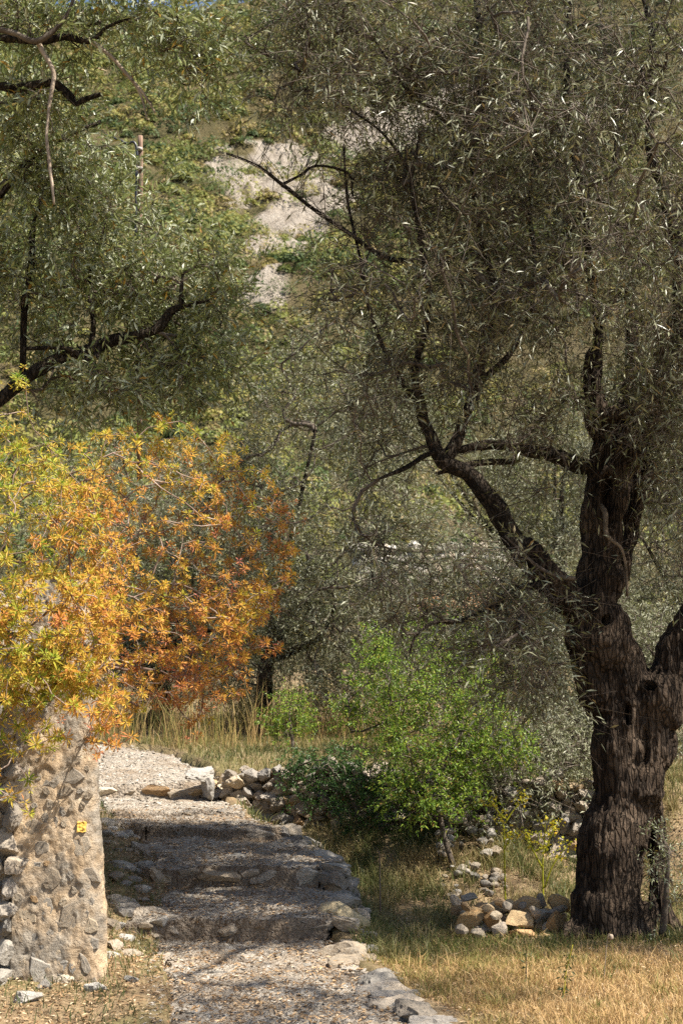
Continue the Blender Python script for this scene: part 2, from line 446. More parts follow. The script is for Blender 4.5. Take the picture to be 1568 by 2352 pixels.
Z = Z + .05 * sstep(.16, 0, U) * (U > 1e-6) * fbm(P0 * 3, 2, 14).reshape(Y.shape)
V = np.stack([X, Y, Z], -1).reshape(-1, 3); nu = len(us)
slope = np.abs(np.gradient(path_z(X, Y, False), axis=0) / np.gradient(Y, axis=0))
i = np.arange(len(ys) - 1)[:, None] * nu + np.arange(nu - 1)[None]
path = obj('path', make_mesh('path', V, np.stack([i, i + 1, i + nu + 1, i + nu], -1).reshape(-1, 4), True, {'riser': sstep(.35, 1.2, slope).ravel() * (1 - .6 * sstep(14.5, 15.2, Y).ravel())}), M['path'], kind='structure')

# ------------------------------------------------------------------ rocks
def ico(sub):
    import bmesh
    bm = bmesh.new(); bmesh.ops.create_icosphere(bm, subdivisions=sub, radius=1)
    V = np.array([v.co[:] for v in bm.verts]); F = np.array([[v.index for v in f.verts] for f in bm.faces]); bm.free()
    return V, F
ICO = {s: ico(s) for s in (1, 2, 3, 4)}
def rock_mesh(name, seed, sub=3, planes=11, lo=.55, hi=.86, amp=.05, mat=None):
    r = np.random.default_rng(seed); V, F = ICO[sub]; V = V.copy()
    for n in unit(r.normal(size=(planes, 3))):
        h = r.uniform(lo, hi); d = V @ n
        V = V - np.where(d > h, (d - h) * .985, 0)[:, None] * n
    V = V * (1 + amp * fbm(V * 2.3 + seed * 7.1, 3, seed) - (amp * 1.2 * np.abs(fbm(V * 5.1 + seed, 2, seed + 3)) if sub > 2 else 0))[:, None]
    me = make_mesh(name, V, F, True)
    if mat: me.materials.append(mat)
    try: me.set_sharp_from_angle(angle=radians(24))
    except Exception: pass
    return me
def face_stone(name, seed, mat):
    r = np.random.default_rng(seed); n = 8
    a = np.linspace(0, 2 * pi, n, endpoint=False) + r.uniform(-.25, .25, n); rad = r.uniform(.6, 1.1, n)
    ring = lambda k, y: np.stack([np.cos(a) * rad * k, y + r.uniform(-.05, .05, n), np.sin(a) * rad * k], -1)
    V = np.concatenate([ring(1.0, .5), ring(1.02, -.16), ring(.92, -.34), ring(.45, -.36), [[0, -.34, 0]]])
    j = np.arange(n); k = (j + 1) % n; F = []
    for q in range(3): F.append(np.stack([q * n + j, q * n + k, (q + 1) * n + k, (q + 1) * n + j], -1)[:, ::-1])
    me = make_mesh(name, V, [np.concatenate(F)[:, ::-1], np.stack([3 * n + j, 3 * n + k, np.full(n, 4 * n)], -1)], False); me.materials.append(mat)
    return me
M['pillar_stone'] = rock_mat('pillar_stone', [(.24, .195, .145), (.36, .285, .20), (.31, .275, .23), (.46, .37, .26)], .45, 14)
FACE = {k: [face_stone('stone', 700 + 50 * j + i, M[k]) for i in range(8)] for j, k in enumerate(('grey_rock', 'tan_rock', 'pillar_stone'))}
SMALL = {k: [rock_mesh('stone', 100 * j + i, 2, 9, .5, .85, .04, M[k]) for i in range(8)] for j, k in enumerate(('grey_rock', 'tan_rock', 'wall_rock', 'white_rock'))}
BIG = {k: [rock_mesh('stone', 500 + 100 * j + i, 4, 13, .40, .82, .11, M[k]) for i in range(7)] for j, k in enumerate(('grey_rock', 'tan_rock', 'wall_rock', 'white_rock'))}
rg = np.random.default_rng(7)
def rock(loc, size, kind='grey_rock', parent=None, rot=None, big=False, **kw):
    me = (BIG if big else SMALL)[kind]; me = me[int(rg.integers(len(me)))]
    o = obj('stone', me, None, parent, **kw); o.location = tuple(loc); o.scale = tuple(np.asarray(size) * .62)
    o.rotation_euler = rot if rot is not None else tuple(rg.uniform(-.25, .25, 2)) + (rg.uniform(0, 6.28),)
    return o

# stones that break the surface of the path
k = 0
while k < 120:
    y = 7.4 + 7.0 * rg.random() ** 1.3; u = rg.random(); x = float(xl(y)) + float(xr(y) - xl(y)) * u
    s = rg.uniform(.035, .10) * (1.5 if u < .12 or rg.random() < .1 else 1)
    z = float(path_z(np.array([x]), np.array([y]))[0])
    rock((x, y, z - s * .16), (s * rg.uniform(.9, 1.6), s, s * rg.uniform(.35, .6)), rg.choice(['grey_rock', 'wall_rock', 'grey_rock', 'white_rock']), path)
    k += 1
# nosing stones along the risers
for yb, zt, n, sz in ((10.29, .25, 3, .13), (11.48, .49, 8, .19), (12.88, .695, 3, .12), (15.46, .97, 14, .22)):
    for j in range(n):
        u = (j + .5 + rg.uniform(-.3, .3)) / n; x = float(xl(yb) + (xr(yb) - xl(yb)) * u)
        # local y of the riser
        yy = np.linspace(yb - .25, yb + .25, 80); zz = path_z(np.full(80, x), yy, False); yr = yy[np.argmax(np.gradient(zz))]
        s = sz * rg.uniform(.75, 1.2)
        rock((x, yr + s * .30, zt - s * .40), (s * rg.uniform(1.3, 2.2), s * .9, s * .80), 'tan_rock' if yb > 15 and rg.random() < .4 else ('wall_rock' if rg.random() < .6 else 'grey_rock'), path, (rg.uniform(-.1, .1), rg.uniform(-.1, .1), rg.uniform(-.3, .3)), big=True)
# worn rocky slope on the left edge of the path
for j in range(70):
    y = rg.uniform(9.3, 13.6); x = float(xl(y)) - rg.uniform(-.15, .75)
    s = rg.uniform(.06, .17); z = max(H1(x, y), 0)
    rock((x, y, z - s * .05), (s * 1.5, s, s * .6), rg.choice(['grey_rock', 'wall_rock', 'white_rock']), path)

# kerb of rough stones holding the right edge of the path
edging = thing('path_edging', 'ragged kerb of flat grey limestone stones along the right edge of the stepped path', 'stone edging', (0, 0, 0))
y = 7.3
while y < 13.1:
    s = rg.uniform(.15, .27) * (1.35 if y < 10.3 else 1)
    x = float(xr(y)) + .03
    z = float(np.interp(y, *zip(*PZ)))
    low = H1(x + .5, y)
    if abs(y - 10.72) > .30:
        rock((x + rg.uniform(-.05, .05), y, z - .045), (s * rg.uniform(1.0, 1.6), s * rg.uniform(.9, 1.4), s * .62), 'grey_rock' if rg.random() < .7 else 'wall_rock', edging, (rg.uniform(-.15, .15), rg.uniform(-.05, .25), rg.uniform(-.5, .5)), True)
    if z - low > .16:
        for zz in np.arange(low + .04, z - .08, .12):
            rock((x + .13 + rg.uniform(-.03, .05), y + rg.uniform(-.08, .08), zz), (.17, .18, .13), 'wall_rock', edging, None, True)
    y += s * .46
st = thing('stone', 'large yellow ochre block with one clean split face on the path kerb', 'stone', W(784, 2113, 10.72), me=rock_mesh('ochre_block', 11, 3, 7, .5, .7, .03, M['ochre_rock']))
st.scale = (.27, .21, .15); st.rotation_euler = (.1, .15, .5)

# gravel chips and dry leaves on the path (too many to count)
def chips(name, n, ylo, yhi, smin, smax, parent, seed, pw=1.6, mat='chips', surf='path', flat=.35):
    r = np.random.default_rng(seed)
    y = ylo + (yhi - ylo) * r.random(n) ** pw; u = r.random(n)
    x = xl(y) + (xr(y) - xl(y)) * (u * 1.06 - .06 * r.random(n))
    z = np.where(x > xl(y) + .04, path_z(x, y), np.maximum(H(x, y), path_z(x, y) - .02))
    s = r.uniform(smin, smax, n) * r.choice([.6, 1, 1, 1.5], n)
    O = np.array([[1, 0, 0], [-1, 0, 0], [0, 1, 0], [0, -1, 0], [0, 0, 1], [0, 0, -1.]])
    T = np.array([[0, 2, 4], [2, 1, 4], [1, 3, 4], [3, 0, 4]])
    L = O[None] * (1 + r.uniform(-.35, .35, (n, 6, 1))) + r.uniform(-.3, .3, (n, 6, 3))
    L[:, :, 2] *= flat; L[:, :, 0] *= r.uniform(1, 1.7, n)[:, None]
    a = r.uniform(0, 6.28, n); ca, sa = np.cos(a)[:, None], np.sin(a)[:, None]
    tl = r.uniform(-.5, .5, n)[:, None]
    Lz = L[:, :, 2] + L[:, :, 0] * tl
    V = np.stack([L[:, :, 0] * ca - L[:, :, 1] * sa, L[:, :, 0] * sa + L[:, :, 1] * ca, Lz], -1) * s[:, None, None] + np.stack([x, y, z + s * .1], -1)[:, None]
    F = (T[None] + (np.arange(n) * 6)[:, None, None]).reshape(-1, 3)
    return obj(name, make_mesh(name, V.reshape(-1, 3), F, False, {'rnd': np.repeat(r.random(n), 6)}), M[mat], parent, kind='stuff')
chips('gravel', 11000, 7.2, 14.5, .003, .010, path, 5, flat=.28)
chips('gravel', 2600, 14.5, 19.5, .008, .018, path, 6, 1.0)

# ------------------------------------------------------------------ blades, litter
def blades(name, x, y, z, h, w, mat, seed, lean=.35, rnd=None, parent=None, label=None):
    r = np.random.default_rng(seed); n = len(x)
    a = r.uniform(0, 2 * pi, n); d = np.stack([np.cos(a), np.sin(a), np.zeros(n)], -1)
    b = r.uniform(0, 2 * pi, n); sd_ = np.stack([np.cos(b), np.sin(b), np.zeros(n)], -1)
    l = (lean * r.random(n) ** .7 * h)[:, None]
    B = np.stack([x, y, z - .01], -1)
    up = np.array([0, 0, 1.0])[None] * h[:, None]
    m = B + up * .55 + d * l * .35; tp = B + up * (1 - .3 * (l / np.maximum(h[:, None], 1e-3)) ** 2) + d * l * 1.1
    ww = (w * np.ones(n))[:, None]
    V = np.stack([B - sd_ * ww * .5, B + sd_ * ww * .5, m - sd_ * ww * .42, m + sd_ * ww * .42, tp], 1)
    k = np.arange(n)[:, None] * 5
    Q = k + np.array([0, 1, 3, 2]); T3 = k + np.array([2, 3, 4])
    rnd = r.random(n) if rnd is None else rnd
    o = obj(name, make_mesh(name, V.reshape(-1, 3), [Q, T3], False, {'rnd': np.repeat(rnd, 5)}), M[mat], parent, kind='stuff')
    if label: o['label'] = label
    return o

def scatter(n, x0, x1, y0, y1, seed, keep):
    r = np.random.default_rng(seed)
    x = r.uniform(x0, x1, n); y = r.uniform(y0, y1, n)
    k = keep(x, y, r); x, y = x[k], y[k]
    return x, y, H(x, y)
def patch(x, y, s, seed):
    return fbm(np.stack([x * s, y * s, np.zeros_like(x)], -1), 3, seed)

# dry mown grass in the foreground right of the path
x, y, z = scatter(95000, -.1, 5.2, 6.6, 11.4, 21, lambda x, y, r: (x > xr(y) + .12 + .08 * patch(x, y, 3, 2)) & (r.random(len(x)) < np.clip(1.0 - .55 * (y - 9.6), .12, 1)) & (np.abs(x) < .27 * y + .3))
r0 = np.random.default_rng(3)
pt = patch(x, y, 1.1, 44)
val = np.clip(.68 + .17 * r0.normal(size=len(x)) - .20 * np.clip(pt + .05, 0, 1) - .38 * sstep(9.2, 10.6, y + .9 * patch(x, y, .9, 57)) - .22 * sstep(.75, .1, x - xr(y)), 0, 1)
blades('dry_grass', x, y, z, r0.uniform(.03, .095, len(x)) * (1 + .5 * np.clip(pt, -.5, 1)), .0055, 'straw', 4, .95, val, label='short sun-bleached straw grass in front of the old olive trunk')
# shaded grass by the tree and on the bank, in tufts
def tufts(n, x0, x1, y0, y1, seed, keep, per, rad):
    tx, ty, _ = scatter(n, x0, x1, y0, y1, seed, keep)
    r = np.random.default_rng(seed + 1); k = r.integers(max(2, per // 3), per, len(tx)); tid = np.repeat(np.arange(len(tx)), k)
    sc = r.uniform(.6, 1.5, len(tx)); g = r.random(len(tx))
    x = tx[tid] + r.normal(scale=rad, size=len(tid)) * sc[tid]; y = ty[tid] + r.normal(scale=rad, size=len(tid)) * sc[tid]
    return x, y, H(x, y), sc[tid], g[tid]
x, y, z, sc, g = tufts(2000, -.3, 5.0, 9.6, 14.4, 22, lambda x, y, r: (x > xr(y) + .14) & (y < wall_y(x) - .05 + 1.5 * (x > 2.8)) & ~((np.abs(x - 1.9) < .5) & (np.abs(y - 11.0) < .3)) & (r.random(len(x)) < np.clip(.5 * sstep(9.6, 10.6, y + .8 * patch(x, y, 1.1, 58)) + .6 * patch(x, y, 1.6, 8), .06, 1)), 60, .05)
h = r0.uniform(.04, .13, len(x)) * sc * (1 + .7 * np.clip(patch(x, y, 1.2, 13), 0, 1)) * (1 + .6 * sstep(11.5, 13, y))
blades('bank_grass', x, y, z, h, .0065, 'green_grass', 5, 1.0, np.clip(.62 + .55 * (g - .5) + .45 * patch(x, y, 1.5, 61) + .14 * r0.normal(size=len(x)), 0, 1), label='tufted green and yellowing grass on the bank right of the steps')
x, y, z, sc, g = tufts(260, .2, 4.0, 7.3, 9.9, 122, lambda x, y, r: (x > xr(y) + .2) & (np.abs(x) < .27 * y + .2), 46, .04)
blades('grass_tufts', x, y, z, r0.uniform(.05, .13, len(x)) * sc, .0055, 'straw', 15, 1.0, np.clip(.22 + .50 * g + .1 * r0.normal(size=len(x)), 0, 1), label='greenish and dry grass tufts standing in the short straw')
# left strip between the pillar and the path
x, y, z = scatter(24000, -4.2, -.8, 7.0, 16.5, 23, lambda x, y, r: (x < xl(y) + .10 + .22 * patch(x, y, 1.6, 92) - .12 * r.random(len(x))) & ((x > garden_x(y) + .02) | (y < 8.75)) & (r.random(len(x)) < np.clip(.30 + .7 * patch(x, y, 1.7, 18) + .5 * sstep(13, 14.2, y) + .35 * sstep(-1.6, -1.3, x), .04, 1)))
blades('verge_grass', x, y, z, r0.uniform(.03, .11, len(x)) * (1 + .7 * sstep(13, 14, y)), .006, 'green_grass', 6, .9, np.clip(.40 + .3 * patch(x, y, 2, 63) + .22 * r0.normal(size=len(x)), 0, 1), label='thin green grass in the verge between stone pillar and path')
# upper terrace: short green then tall dry stalks
x, y, z = scatter(42000, -3.6, 6.0, 12.6, 19.6, 24, lambda x, y, r: (x > xr(y) + .04) & ((y > wall_y(x) + .1) | ((x < .4) & (y > 13.2) & (y < 14.9))) & (r.random(len(x)) < .85))
blades('terrace_grass', x, y, z, r0.uniform(.05, .16, len(x)), .008, 'green_grass', 7, .8, np.clip(.62 + .3 * patch(x, y, 1.2, 66) + .2 * r0.normal(size=len(x)), 0, 1), label='pale green grass on the terrace above the low wall')
x, y, z = scatter(16000, -6.0, 2.2, 18.2, 22.0, 25, lambda x, y, r: (x > xr(np.minimum(y, 20)) + .1) | (y > 20.2))
k2 = r0.random(len(x)) < np.clip(.5 + .8 * patch(x, y, .8, 15), .1, 1) * sstep(2.2, -.2, x)
x, y, z = x[k2], y[k2], z[k2]
blades('tall_dry_grass', x, y, z, r0.uniform(.15, 1.0, len(x)) ** 1.3, .007, 'straw', 8, .55, np.clip(.38 + .16 * r0.normal(size=len(x)), .05, .8), label='tall dry golden grass behind the bend of the path')

# litter of dead leaves
def litter(name, x, y, z, seed, L=.035, Wd=.011, mat='litter', label=None, parent=None):
    r = np.random.default_rng(seed); n = len(x); a = r.uniform(0, 6.28, n)
    d = np.stack([np.cos(a), np.sin(a), r.uniform(-.35, .35, n)], -1); s = np.stack([-np.sin(a), np.cos(a), r.uniform(-.5, .5, n)], -1)
    l = (L * r.uniform(.6, 1.3, n))[:, None]; w = (Wd * r.uniform(.7, 1.3, n))[:, None]
    B = np.stack([x, y, z + r.uniform(.004, .02, n)], -1)
    V = np.stack([B - d * l * .5, B + s * w * .5 + [0, 0, .004], B + d * l * .5, B - s * w * .5 + [0, 0, .004]], 1)
    k = np.arange(n)[:, None] * 4
    o = obj(name, make_mesh(name, V.reshape(-1, 3), [np.concatenate([k + [0, 1, 2], k + [0, 2, 3]])], False, {'rnd': np.repeat(r.random(n), 4)}), M[mat], parent, kind='stuff')
    if label: o['label'] = label
r1 = np.random.default_rng(77)
y = 7.2 + 7 * r1.random(6000) ** 1.5; u = r1.random(6000); x = xl(y) + (xr(y) - xl(y)) * u
litter('leaf_litter', x, y, path_z(x, y), 9, .04, .012, parent=path)
x, y, z = scatter(13000, -3.2, -.8, 6.8, 13, 26, lambda x, y, r: (x < xl(y) + .1) & ((x > garden_x(y)) | (y < 8.8)))
litter('fallen_leaves', x, y, z, 10, .036, .012, label='brown fallen leaves strewn under the stone pillar')
x, y, z = scatter(16000, -.1, 4.8, 7, 13.8, 27, lambda x, y, r: (x > xr(y) + .1) & (y < wall_y(x)))
litter('fallen_leaves', x, y, z, 11, .04, .012, label='dry leaves scattered among the grass under the old olive')

# ------------------------------------------------------------------ left wall and pillar
def wall_disp(q3, disp, seed):
    return disp * (fbm(q3 * 4.5, 2, seed) * .7 + (.45 - np.abs(fbm(q3 * np.array([11, 11, 8.]), 3, seed + 5))) * .45 + fbm(q3 * 24, 3, seed + 9, .7) * .55)

def slab(name, P00, P10, P01, P11, nx, ny, disp, depth, mat, parent, seed, round_r=0.0, **kw):
    """a rough wall face between four corners with sides returning 'depth' backwards (+y)"""
    u = np.linspace(0, 1, nx); v = np.linspace(0, 1, ny)
    U, Vv = np.meshgrid(u, v)
    P = (np.array(P00) * ((1 - U) * (1 - Vv))[..., None] + np.array(P10) * (U * (1 - Vv))[..., None] + np.array(P01) * ((1 - U) * Vv)[..., None] + np.array(P11) * (U * Vv)[..., None])
    wdt = np.linalg.norm(np.array(P10) - np.array(P00))
    # return sides
    ns = 14
    back = np.linspace(0, depth, ns + 1)[1:]
    R = P[:, -1:, :] + np.stack([0 * back + .19 * back, back, 0 * back], -1)[None] * np.array([-1.0, 1, 1])
    Lf = P[:, :1, :] + np.stack([0 * back, back, 0 * back], -1)[None][:, ::-1]
    A = np.concatenate([Lf, P, R], 1)
    top = A[-1:, :, :] * 1.0
    m = A.shape[1]
    # round the arris
    if round_r:
        dR = np.abs(np.arange(m) - (ns + nx - 1)) / (m / 6)
    f = A.reshape(-1, 3)
    n = np.zeros_like(A); n[:, :ns] = (-1, 0, 0); n[:, ns:ns + nx] = (0, -1, 0); n[:, ns + nx:] = (1, 0, 0)
    c = ns + nx - 1
    if round_r:
        rw = round_r * 1.7
        dist = np.linalg.norm(P - P[:, -1:, :], axis=-1)
        tt = np.clip((rw - dist) / rw, 0, 1)
        A[:, ns:ns + nx, 1] += round_r * (1 - np.sqrt(np.maximum(1 - tt ** 2, 0)))
        n[:, ns:ns + nx, 0] = tt * .8; n[:, ns:ns + nx, 1] = -np.sqrt(1 - (tt * .8) ** 2)
        A[:, ns + nx:, 1] = P[:, -1:, 1] + round_r + (depth - round_r) * np.linspace(0, 1, ns + 1)[1:][None]
    f = A.reshape(-1, 3)
    q3 = f * np.array([1, 1, 1.0])
    dd = wall_disp(q3, disp, seed)
    f = f + n.reshape(-1, 3) * dd[:, None]
    ny_ = A.shape[0]
    i = np.arange(ny_ - 1)[:, None] * m + np.arange(m - 1)[None]
    F = np.stack([i, i + 1, i + m + 1, i + m], -1).reshape(-1, 4)
    # lid
    T0 = (ny_ - 1) * m
    lid = np.stack([T0 + np.arange(0, ns), T0 + np.arange(1, ns + 1), T0 + m - 2 - np.arange(0, ns), T0 + m - 1 - np.arange(0, ns)], -1)
    return obj(name, make_mesh(name, f, [F, lid], True), mat, parent, **kw), P

YP = 8.75
bl = np.array([-1.96, YP, -.12]); br = np.array([-1.372, YP, -.12])
tl_ = np.array([-2.02, YP + .14, 2.5]); tr_ = np.array([-1.60, YP + .14, 2.5])
pillar = thing('stone_pillar', 'rough mortared stone pillar end of the garden wall with a yellow paint blaze', 'pillar', (0, 0, 0))
slab('mortar', bl, br, tl_, tr_, 76, 170, .014, .75, M['mortar'], pillar, 40, .085)
rp = np.random.default_rng(91)
placed = []
for trial in range(3000):
    u, v = rp.random(2); s = .045 + .12 * rp.random() ** 2; u = .06 + u * .84
    p = (bl * (1 - u) + br * u) * (1 - v) + (tl_ * (1 - u) + tr_ * u) * v
    if p[2] < .04 or p[2] > 2.42: continue
    if abs(p[0] - W(185, 1900, 8.7)[0]) < .09 and abs(p[2] - W(185, 1900, 8.7)[2]) < .09: continue
    if all((p[0] - a) ** 2 + (p[2] - b) ** 2 > (.50 * (s + c)) ** 2 for a, b, c in placed):
        placed.append((p[0], p[2], s)); kd = rp.choice(['pillar_stone', 'grey_rock', 'tan_rock'], p=[.82, .13, .05])
        o = obj('stone', FACE[kd][int(rp.integers(8))], None, pillar); o.scale = (s * .5 * rp.uniform(.7, 1.3), .05, s * .5 * rp.uniform(.7, 2.0))
        o.location = (p[0], p[1] + .015 + rp.uniform(-.005, .005) + .085 * (1 - math.sqrt(1 - max(0, (.145 - (1 - u) * .62) / .145) ** 2)), p[2]); o.rotation_euler = (rp.uniform(-.08, .08), rp.uniform(-.5, .5), rp.uniform(-.08, .08))
    if len(placed) > 120: break
bp = W(185, 1900, YP + .02)
NB = 15; ub = np.linspace(-1, 1, NB); BU, BV = np.meshgrid(ub, ub)
bx = bp[0] + .026 * BU * (1 + .05 * np.sin(BV * 4)); bz = bp[2] + .030 * BV * (1 + .06 * np.sin(BU * 5))
by = YP + .14 * (bz + .12) / 2.62
fr = np.stack([bx, by, bz], -1).reshape(-1, 3)
fr[:, 1] -= wall_disp(fr, .014, 40) + .014
i = np.arange(NB - 1)[:, None] * NB + np.arange(NB - 1)[None]
Fq = np.stack([i, i + 1, i + NB + 1, i + NB], -1).reshape(-1, 4)
per = np.concatenate([np.arange(NB), NB - 1 + NB * np.arange(1, NB), NB * NB - 1 - np.arange(1, NB), NB * (NB - 1) - NB * np.arange(1, NB - 1)])
Fs = np.stack([per, np.roll(per, -1), np.roll(per, -1) + NB * NB, per + NB * NB], -1)[:, ::-1]
obj('paint_blaze', make_mesh('paint_blaze', np.concatenate([fr, fr + [0, .03, 0]]), [Fq, Fs]), M['blaze'], pillar)

wall_l = thing('dry_stone_wall', 'grey weathered dry stone garden wall joining the left side of the pillar', 'stone wall', (0, 0, 0))
slab('wall_core', (-5.6, 8.79, -.12), (-1.90, 8.79, -.12), (-5.6, 8.92, 2.35), (-1.97, 8.92, 2.35), 160, 90, .035, .4, M['mortar'], wall_l, 55, .02)
z = .05
while z < 2.3:
    hh = rp.uniform(.09, .16); x = -1.91 - rp.random() * .04
    while x > -2.9:
        s = rp.uniform(.10, .22)
        rock((x - s / 2, 8.77 + .13 * z / 2.1 + rp.uniform(-.02, .03), z + hh / 2), (s * .98, .24, hh * 1.15), rp.choice(['grey_rock', 'wall_rock']), wall_l, (0, rp.uniform(-.3, .3), rp.uniform(-.2, .2)), True)
        x -= s
    z += hh
# side of the retaining wall running back from the pillar
wall_s = obj('wall_return', None, None, wall_l)
V = []; ysd = np.linspace(9.3, 14.2, 90); zsd = np.linspace(-.2, 2.1, 36)
YS, ZS = np.meshgrid(ysd, zsd); XS = garden_x(YS) - .02 + .03 * fbm(np.stack([YS * 5, ZS * 7, 0 * YS], -1).reshape(-1, 3), 3, 6).reshape(YS.shape) + .10 * (1 - ZS / 2)
f = np.stack([XS, YS, ZS], -1).reshape(-1, 3); i = np.arange(35)[:, None] * 90 + np.arange(89)[None]
bpy.data.objects.remove(wall_s)
obj('wall_return', make_mesh('wall_return', f, np.stack([i, i + 1, i + 91, i + 90], -1).reshape(-1, 4), True), M['mortar'], wall_l)
# loose stones at the pillar's foot
for (px, py, s, kd, lb) in ((300, 2295, .09, 'white_rock', 'small white loose stone in the leaves before the pillar corner'),
                            (222, 2305, .12, 'white_rock', 'pale rounded loose stone at the foot of the pillar, left of the path'),
                            (145, 2290, .11, 'tan_rock', 'tan pointed loose stone leaning on the base of the pillar'),
                            (55, 2330, .15, 'white_rock', 'flat whitish loose stone in the bottom corner below the wall'),
                            (232, 2285, .08, 'grey_rock', 'little grey chip of stone right beside the pillar base'),
                            (100, 2300, .10, 'grey_rock', 'grey lump of stone in dry leaves under the wall joint')):
    v = (512 - py * 1024 / 2352) / FPX; d = 1.6 / -((sin(PITCH) + v * cos(PITCH)) / (cos(PITCH) - v * sin(PITCH)))
    p = W(px, py, d); p[2] = H1(p[0], p[1]) + s * .12
    o = thing('stone', lb, 'stone', p, 'loose stones at the foot of the pillar', me=BIG[kd][int(rg.integers(7))]); o.scale = (s * .7, s * .55, s * .42)
    o.rotation_euler = (rg.uniform(-.3, .3), rg.uniform(-.3, .3), rg.uniform(0, 6))

# ------------------------------------------------------------------ terrace wall behind the path
twall = thing('terrace_wall', 'low ruined dry stone terrace wall running from the path bend to the green bush', 'stone wall', (0, 0, 0))
for x in np.arange(-1.35, 2.75, .115):
    wy = float(wall_y(x)); zb = H1(x, wy - .12); zt = H1(x, wy + .3)
    z = zb
    while z < zt + .02:
        s = rg.uniform(.10, .20)
        kd = rg.choice(['wall_rock', 'grey_rock', 'tan_rock'], p=[.6, .25, .15])
        rock((x + rg.uniform(-.05, .05), wy - .06 + (z - zb) * .12 + rg.uniform(-.06, .04), z + s * .25), (s * rg.uniform(1, 1.5), s * 1.2, s * .85), kd, twall, None, True)
        z += s * .62
for (px, py, sx, sz, lb) in ((470, 1778, .36, .16, 'white flat boulder capping the wall end beside the path'), (482, 1815, .17, .30, 'white upright block at the wall end under the flat boulder')):
    p = W(px, py, 15.35)
    o = thing('boulder', lb, 'boulder', p, me=BIG['white_rock'][2 if sx > .3 else 4]); o.scale = (sx * .62, .16, sz * .62); o.rotation_euler = (.05, -.05, .3)
# pale rubble spilling through a gap in the terrace
rub = np.random.default_rng(12)
rubble = thing('rubble_spill', 'pale grey rubble spilling down through the broken terrace wall behind the leaning stem', 'rubble', (0, 0, 0))
for j in range(120):
    t_ = rub.random() ** .7; x = .98 + rub.uniform(-.1, .48) * (1 - .2 * t_); y = 12.6 + 1.7 * t_
    s = rub.uniform(.03, .10); z = H1(x, min(y, float(wall_y(x)) - .1)) + .55 * t_ * t_
    rock((x, y, z + .02), (s * 1.3, s * 1.1, s * .8), rub.choice(['white_rock', 'grey_rock', 'wall_rock'], p=[.15, .5, .35]), rubble)

for (px, py, sx, lb) in ((925, 2285, .20, 'pale flat stone with a raised corner on the kerb at the bottom of the path'), (960, 2330, .24, 'large pale broken stone ending the kerb at the lower edge of the path')):
    v = (512 - py * 1024 / 2352) / FPX; d = 1.57 / -((sin(PITCH) + v * cos(PITCH)) / (cos(PITCH) - v * sin(PITCH)))
    o = thing('stone', lb, 'stone', W(px, py, d), me=BIG['wall_rock'][5 if py < 2300 else 1]); o.scale = (sx * .75, sx * .8, sx * .36); o.rotation_euler = (.1, .12, .7)
# stone heap left of the old olive
HEAP = [(1282, 2075, 60, 42, 11.25, 'tan_rock', 'big honey yellow rock on top of the heap touching the olive trunk'),
        (1195, 2080, 58, 45, 11.25, 'tan_rock', 'tall grey-tan rock at the top middle of the heap'),
        (1200, 2115, 66, 36, 11.0, 'tan_rock', 'broad reddish brown rock with rounded top in the middle of the heap'),
        (1275, 2120, 40, 46, 10.95, 'tan_rock', 'upright tan rock with a notch beside the trunk base'),
        (1240, 2105, 36, 28, 11.1, 'wall_rock', 'small pale rock between the broad reddish rock and the trunk'),
        (1085, 2105, 60, 46, 11.1, 'tan_rock', 'dark rust brown rock at the left end of the heap'),
        (1128, 2110, 30, 36, 11.0, 'tan_rock', 'narrow leaning rock right of the rust brown rock'),
        (1152, 2135, 36, 38, 10.9, 'wall_rock', 'grey pointed rock at the front of the heap'),
        (1205, 2143, 62, 20, 10.85, 'tan_rock', 'flat orange slab lying at the front of the heap'),
        (1254, 2148, 36, 15, 10.85, 'tan_rock', 'little flat yellow slab at the foot of the trunk'),
        (1100, 2145, 40, 22, 10.95, 'wall_rock', 'whitish crumbly stone at the left front of the heap'),
        (1150, 2085, 46, 34, 11.3, 'tan_rock', 'brown block behind the narrow leaning rock'),
        (1078, 2062, 30, 20, 11.5, 'wall_rock', 'pale flat stone above the rust brown rock in the grass'),
        (1245, 2072, 26, 26, 11.35, 'wall_rock', 'small dark stone wedged under the honey yellow rock')]
for (px, py, w, h_, d, kd, lb) in HEAP:
    p = W(px, py, d); m = 10.9 * 682 / 1568 / FPX
    o = thing('rock', lb, 'rock', p, 'rocks heaped beside the old olive', me=rock_mesh('rock', int(px + py), 4, 16, .34, .74, .045, M['honey_rock' if kd == 'tan_rock' else kd]))
    o.scale = (w * m * .82, w * m * .6, h_ * m * .80); o.rotation_euler = (rg.uniform(-.2, .2), rg.uniform(-.25, .25), rg.uniform(-.6, .6))
for j in range(46):
    px = rg.uniform(1045, 1305); py = rg.uniform(2060, 2170); p = W(px, py, 11.15 + rg.uniform(-.2, .3)); s = rg.uniform(.06, .13)
    p[2] = max(H1(p[0], p[1]) + s * .2, min(p[2], .30))
    o = thing('rubble_stone', 'small brown rubble stone filling the heap beside the old olive', 'stone', p, 'small stones in the heap', me=SMALL['tan_rock' if rg.random() < .85 else 'wall_rock'][int(rg.integers(8))])
    o.scale = (s * .7, s * .6, s * .5); o.rotation_euler = tuple(rg.uniform(-1, 1, 3))

# far terrace wall on the hillside
fw = thing('terrace_wall', 'distant dry stone terrace wall above red earth glimpsed between the olives', 'stone wall', (0, 0, 0))
for x in np.arange(.6, 6.2, .36):
    z0 = H1(x, 45.0)
    for kz in range(4):
        s = rg.uniform(.32, .5)
        rock((x + rg.uniform(-.1, .1), 44.8 + kz * .06, z0 + kz * .36 + .1), (s * 1.3, s, s * .95), rg.choice(['grey_rock', 'wall_rock', 'white_rock']), fw)

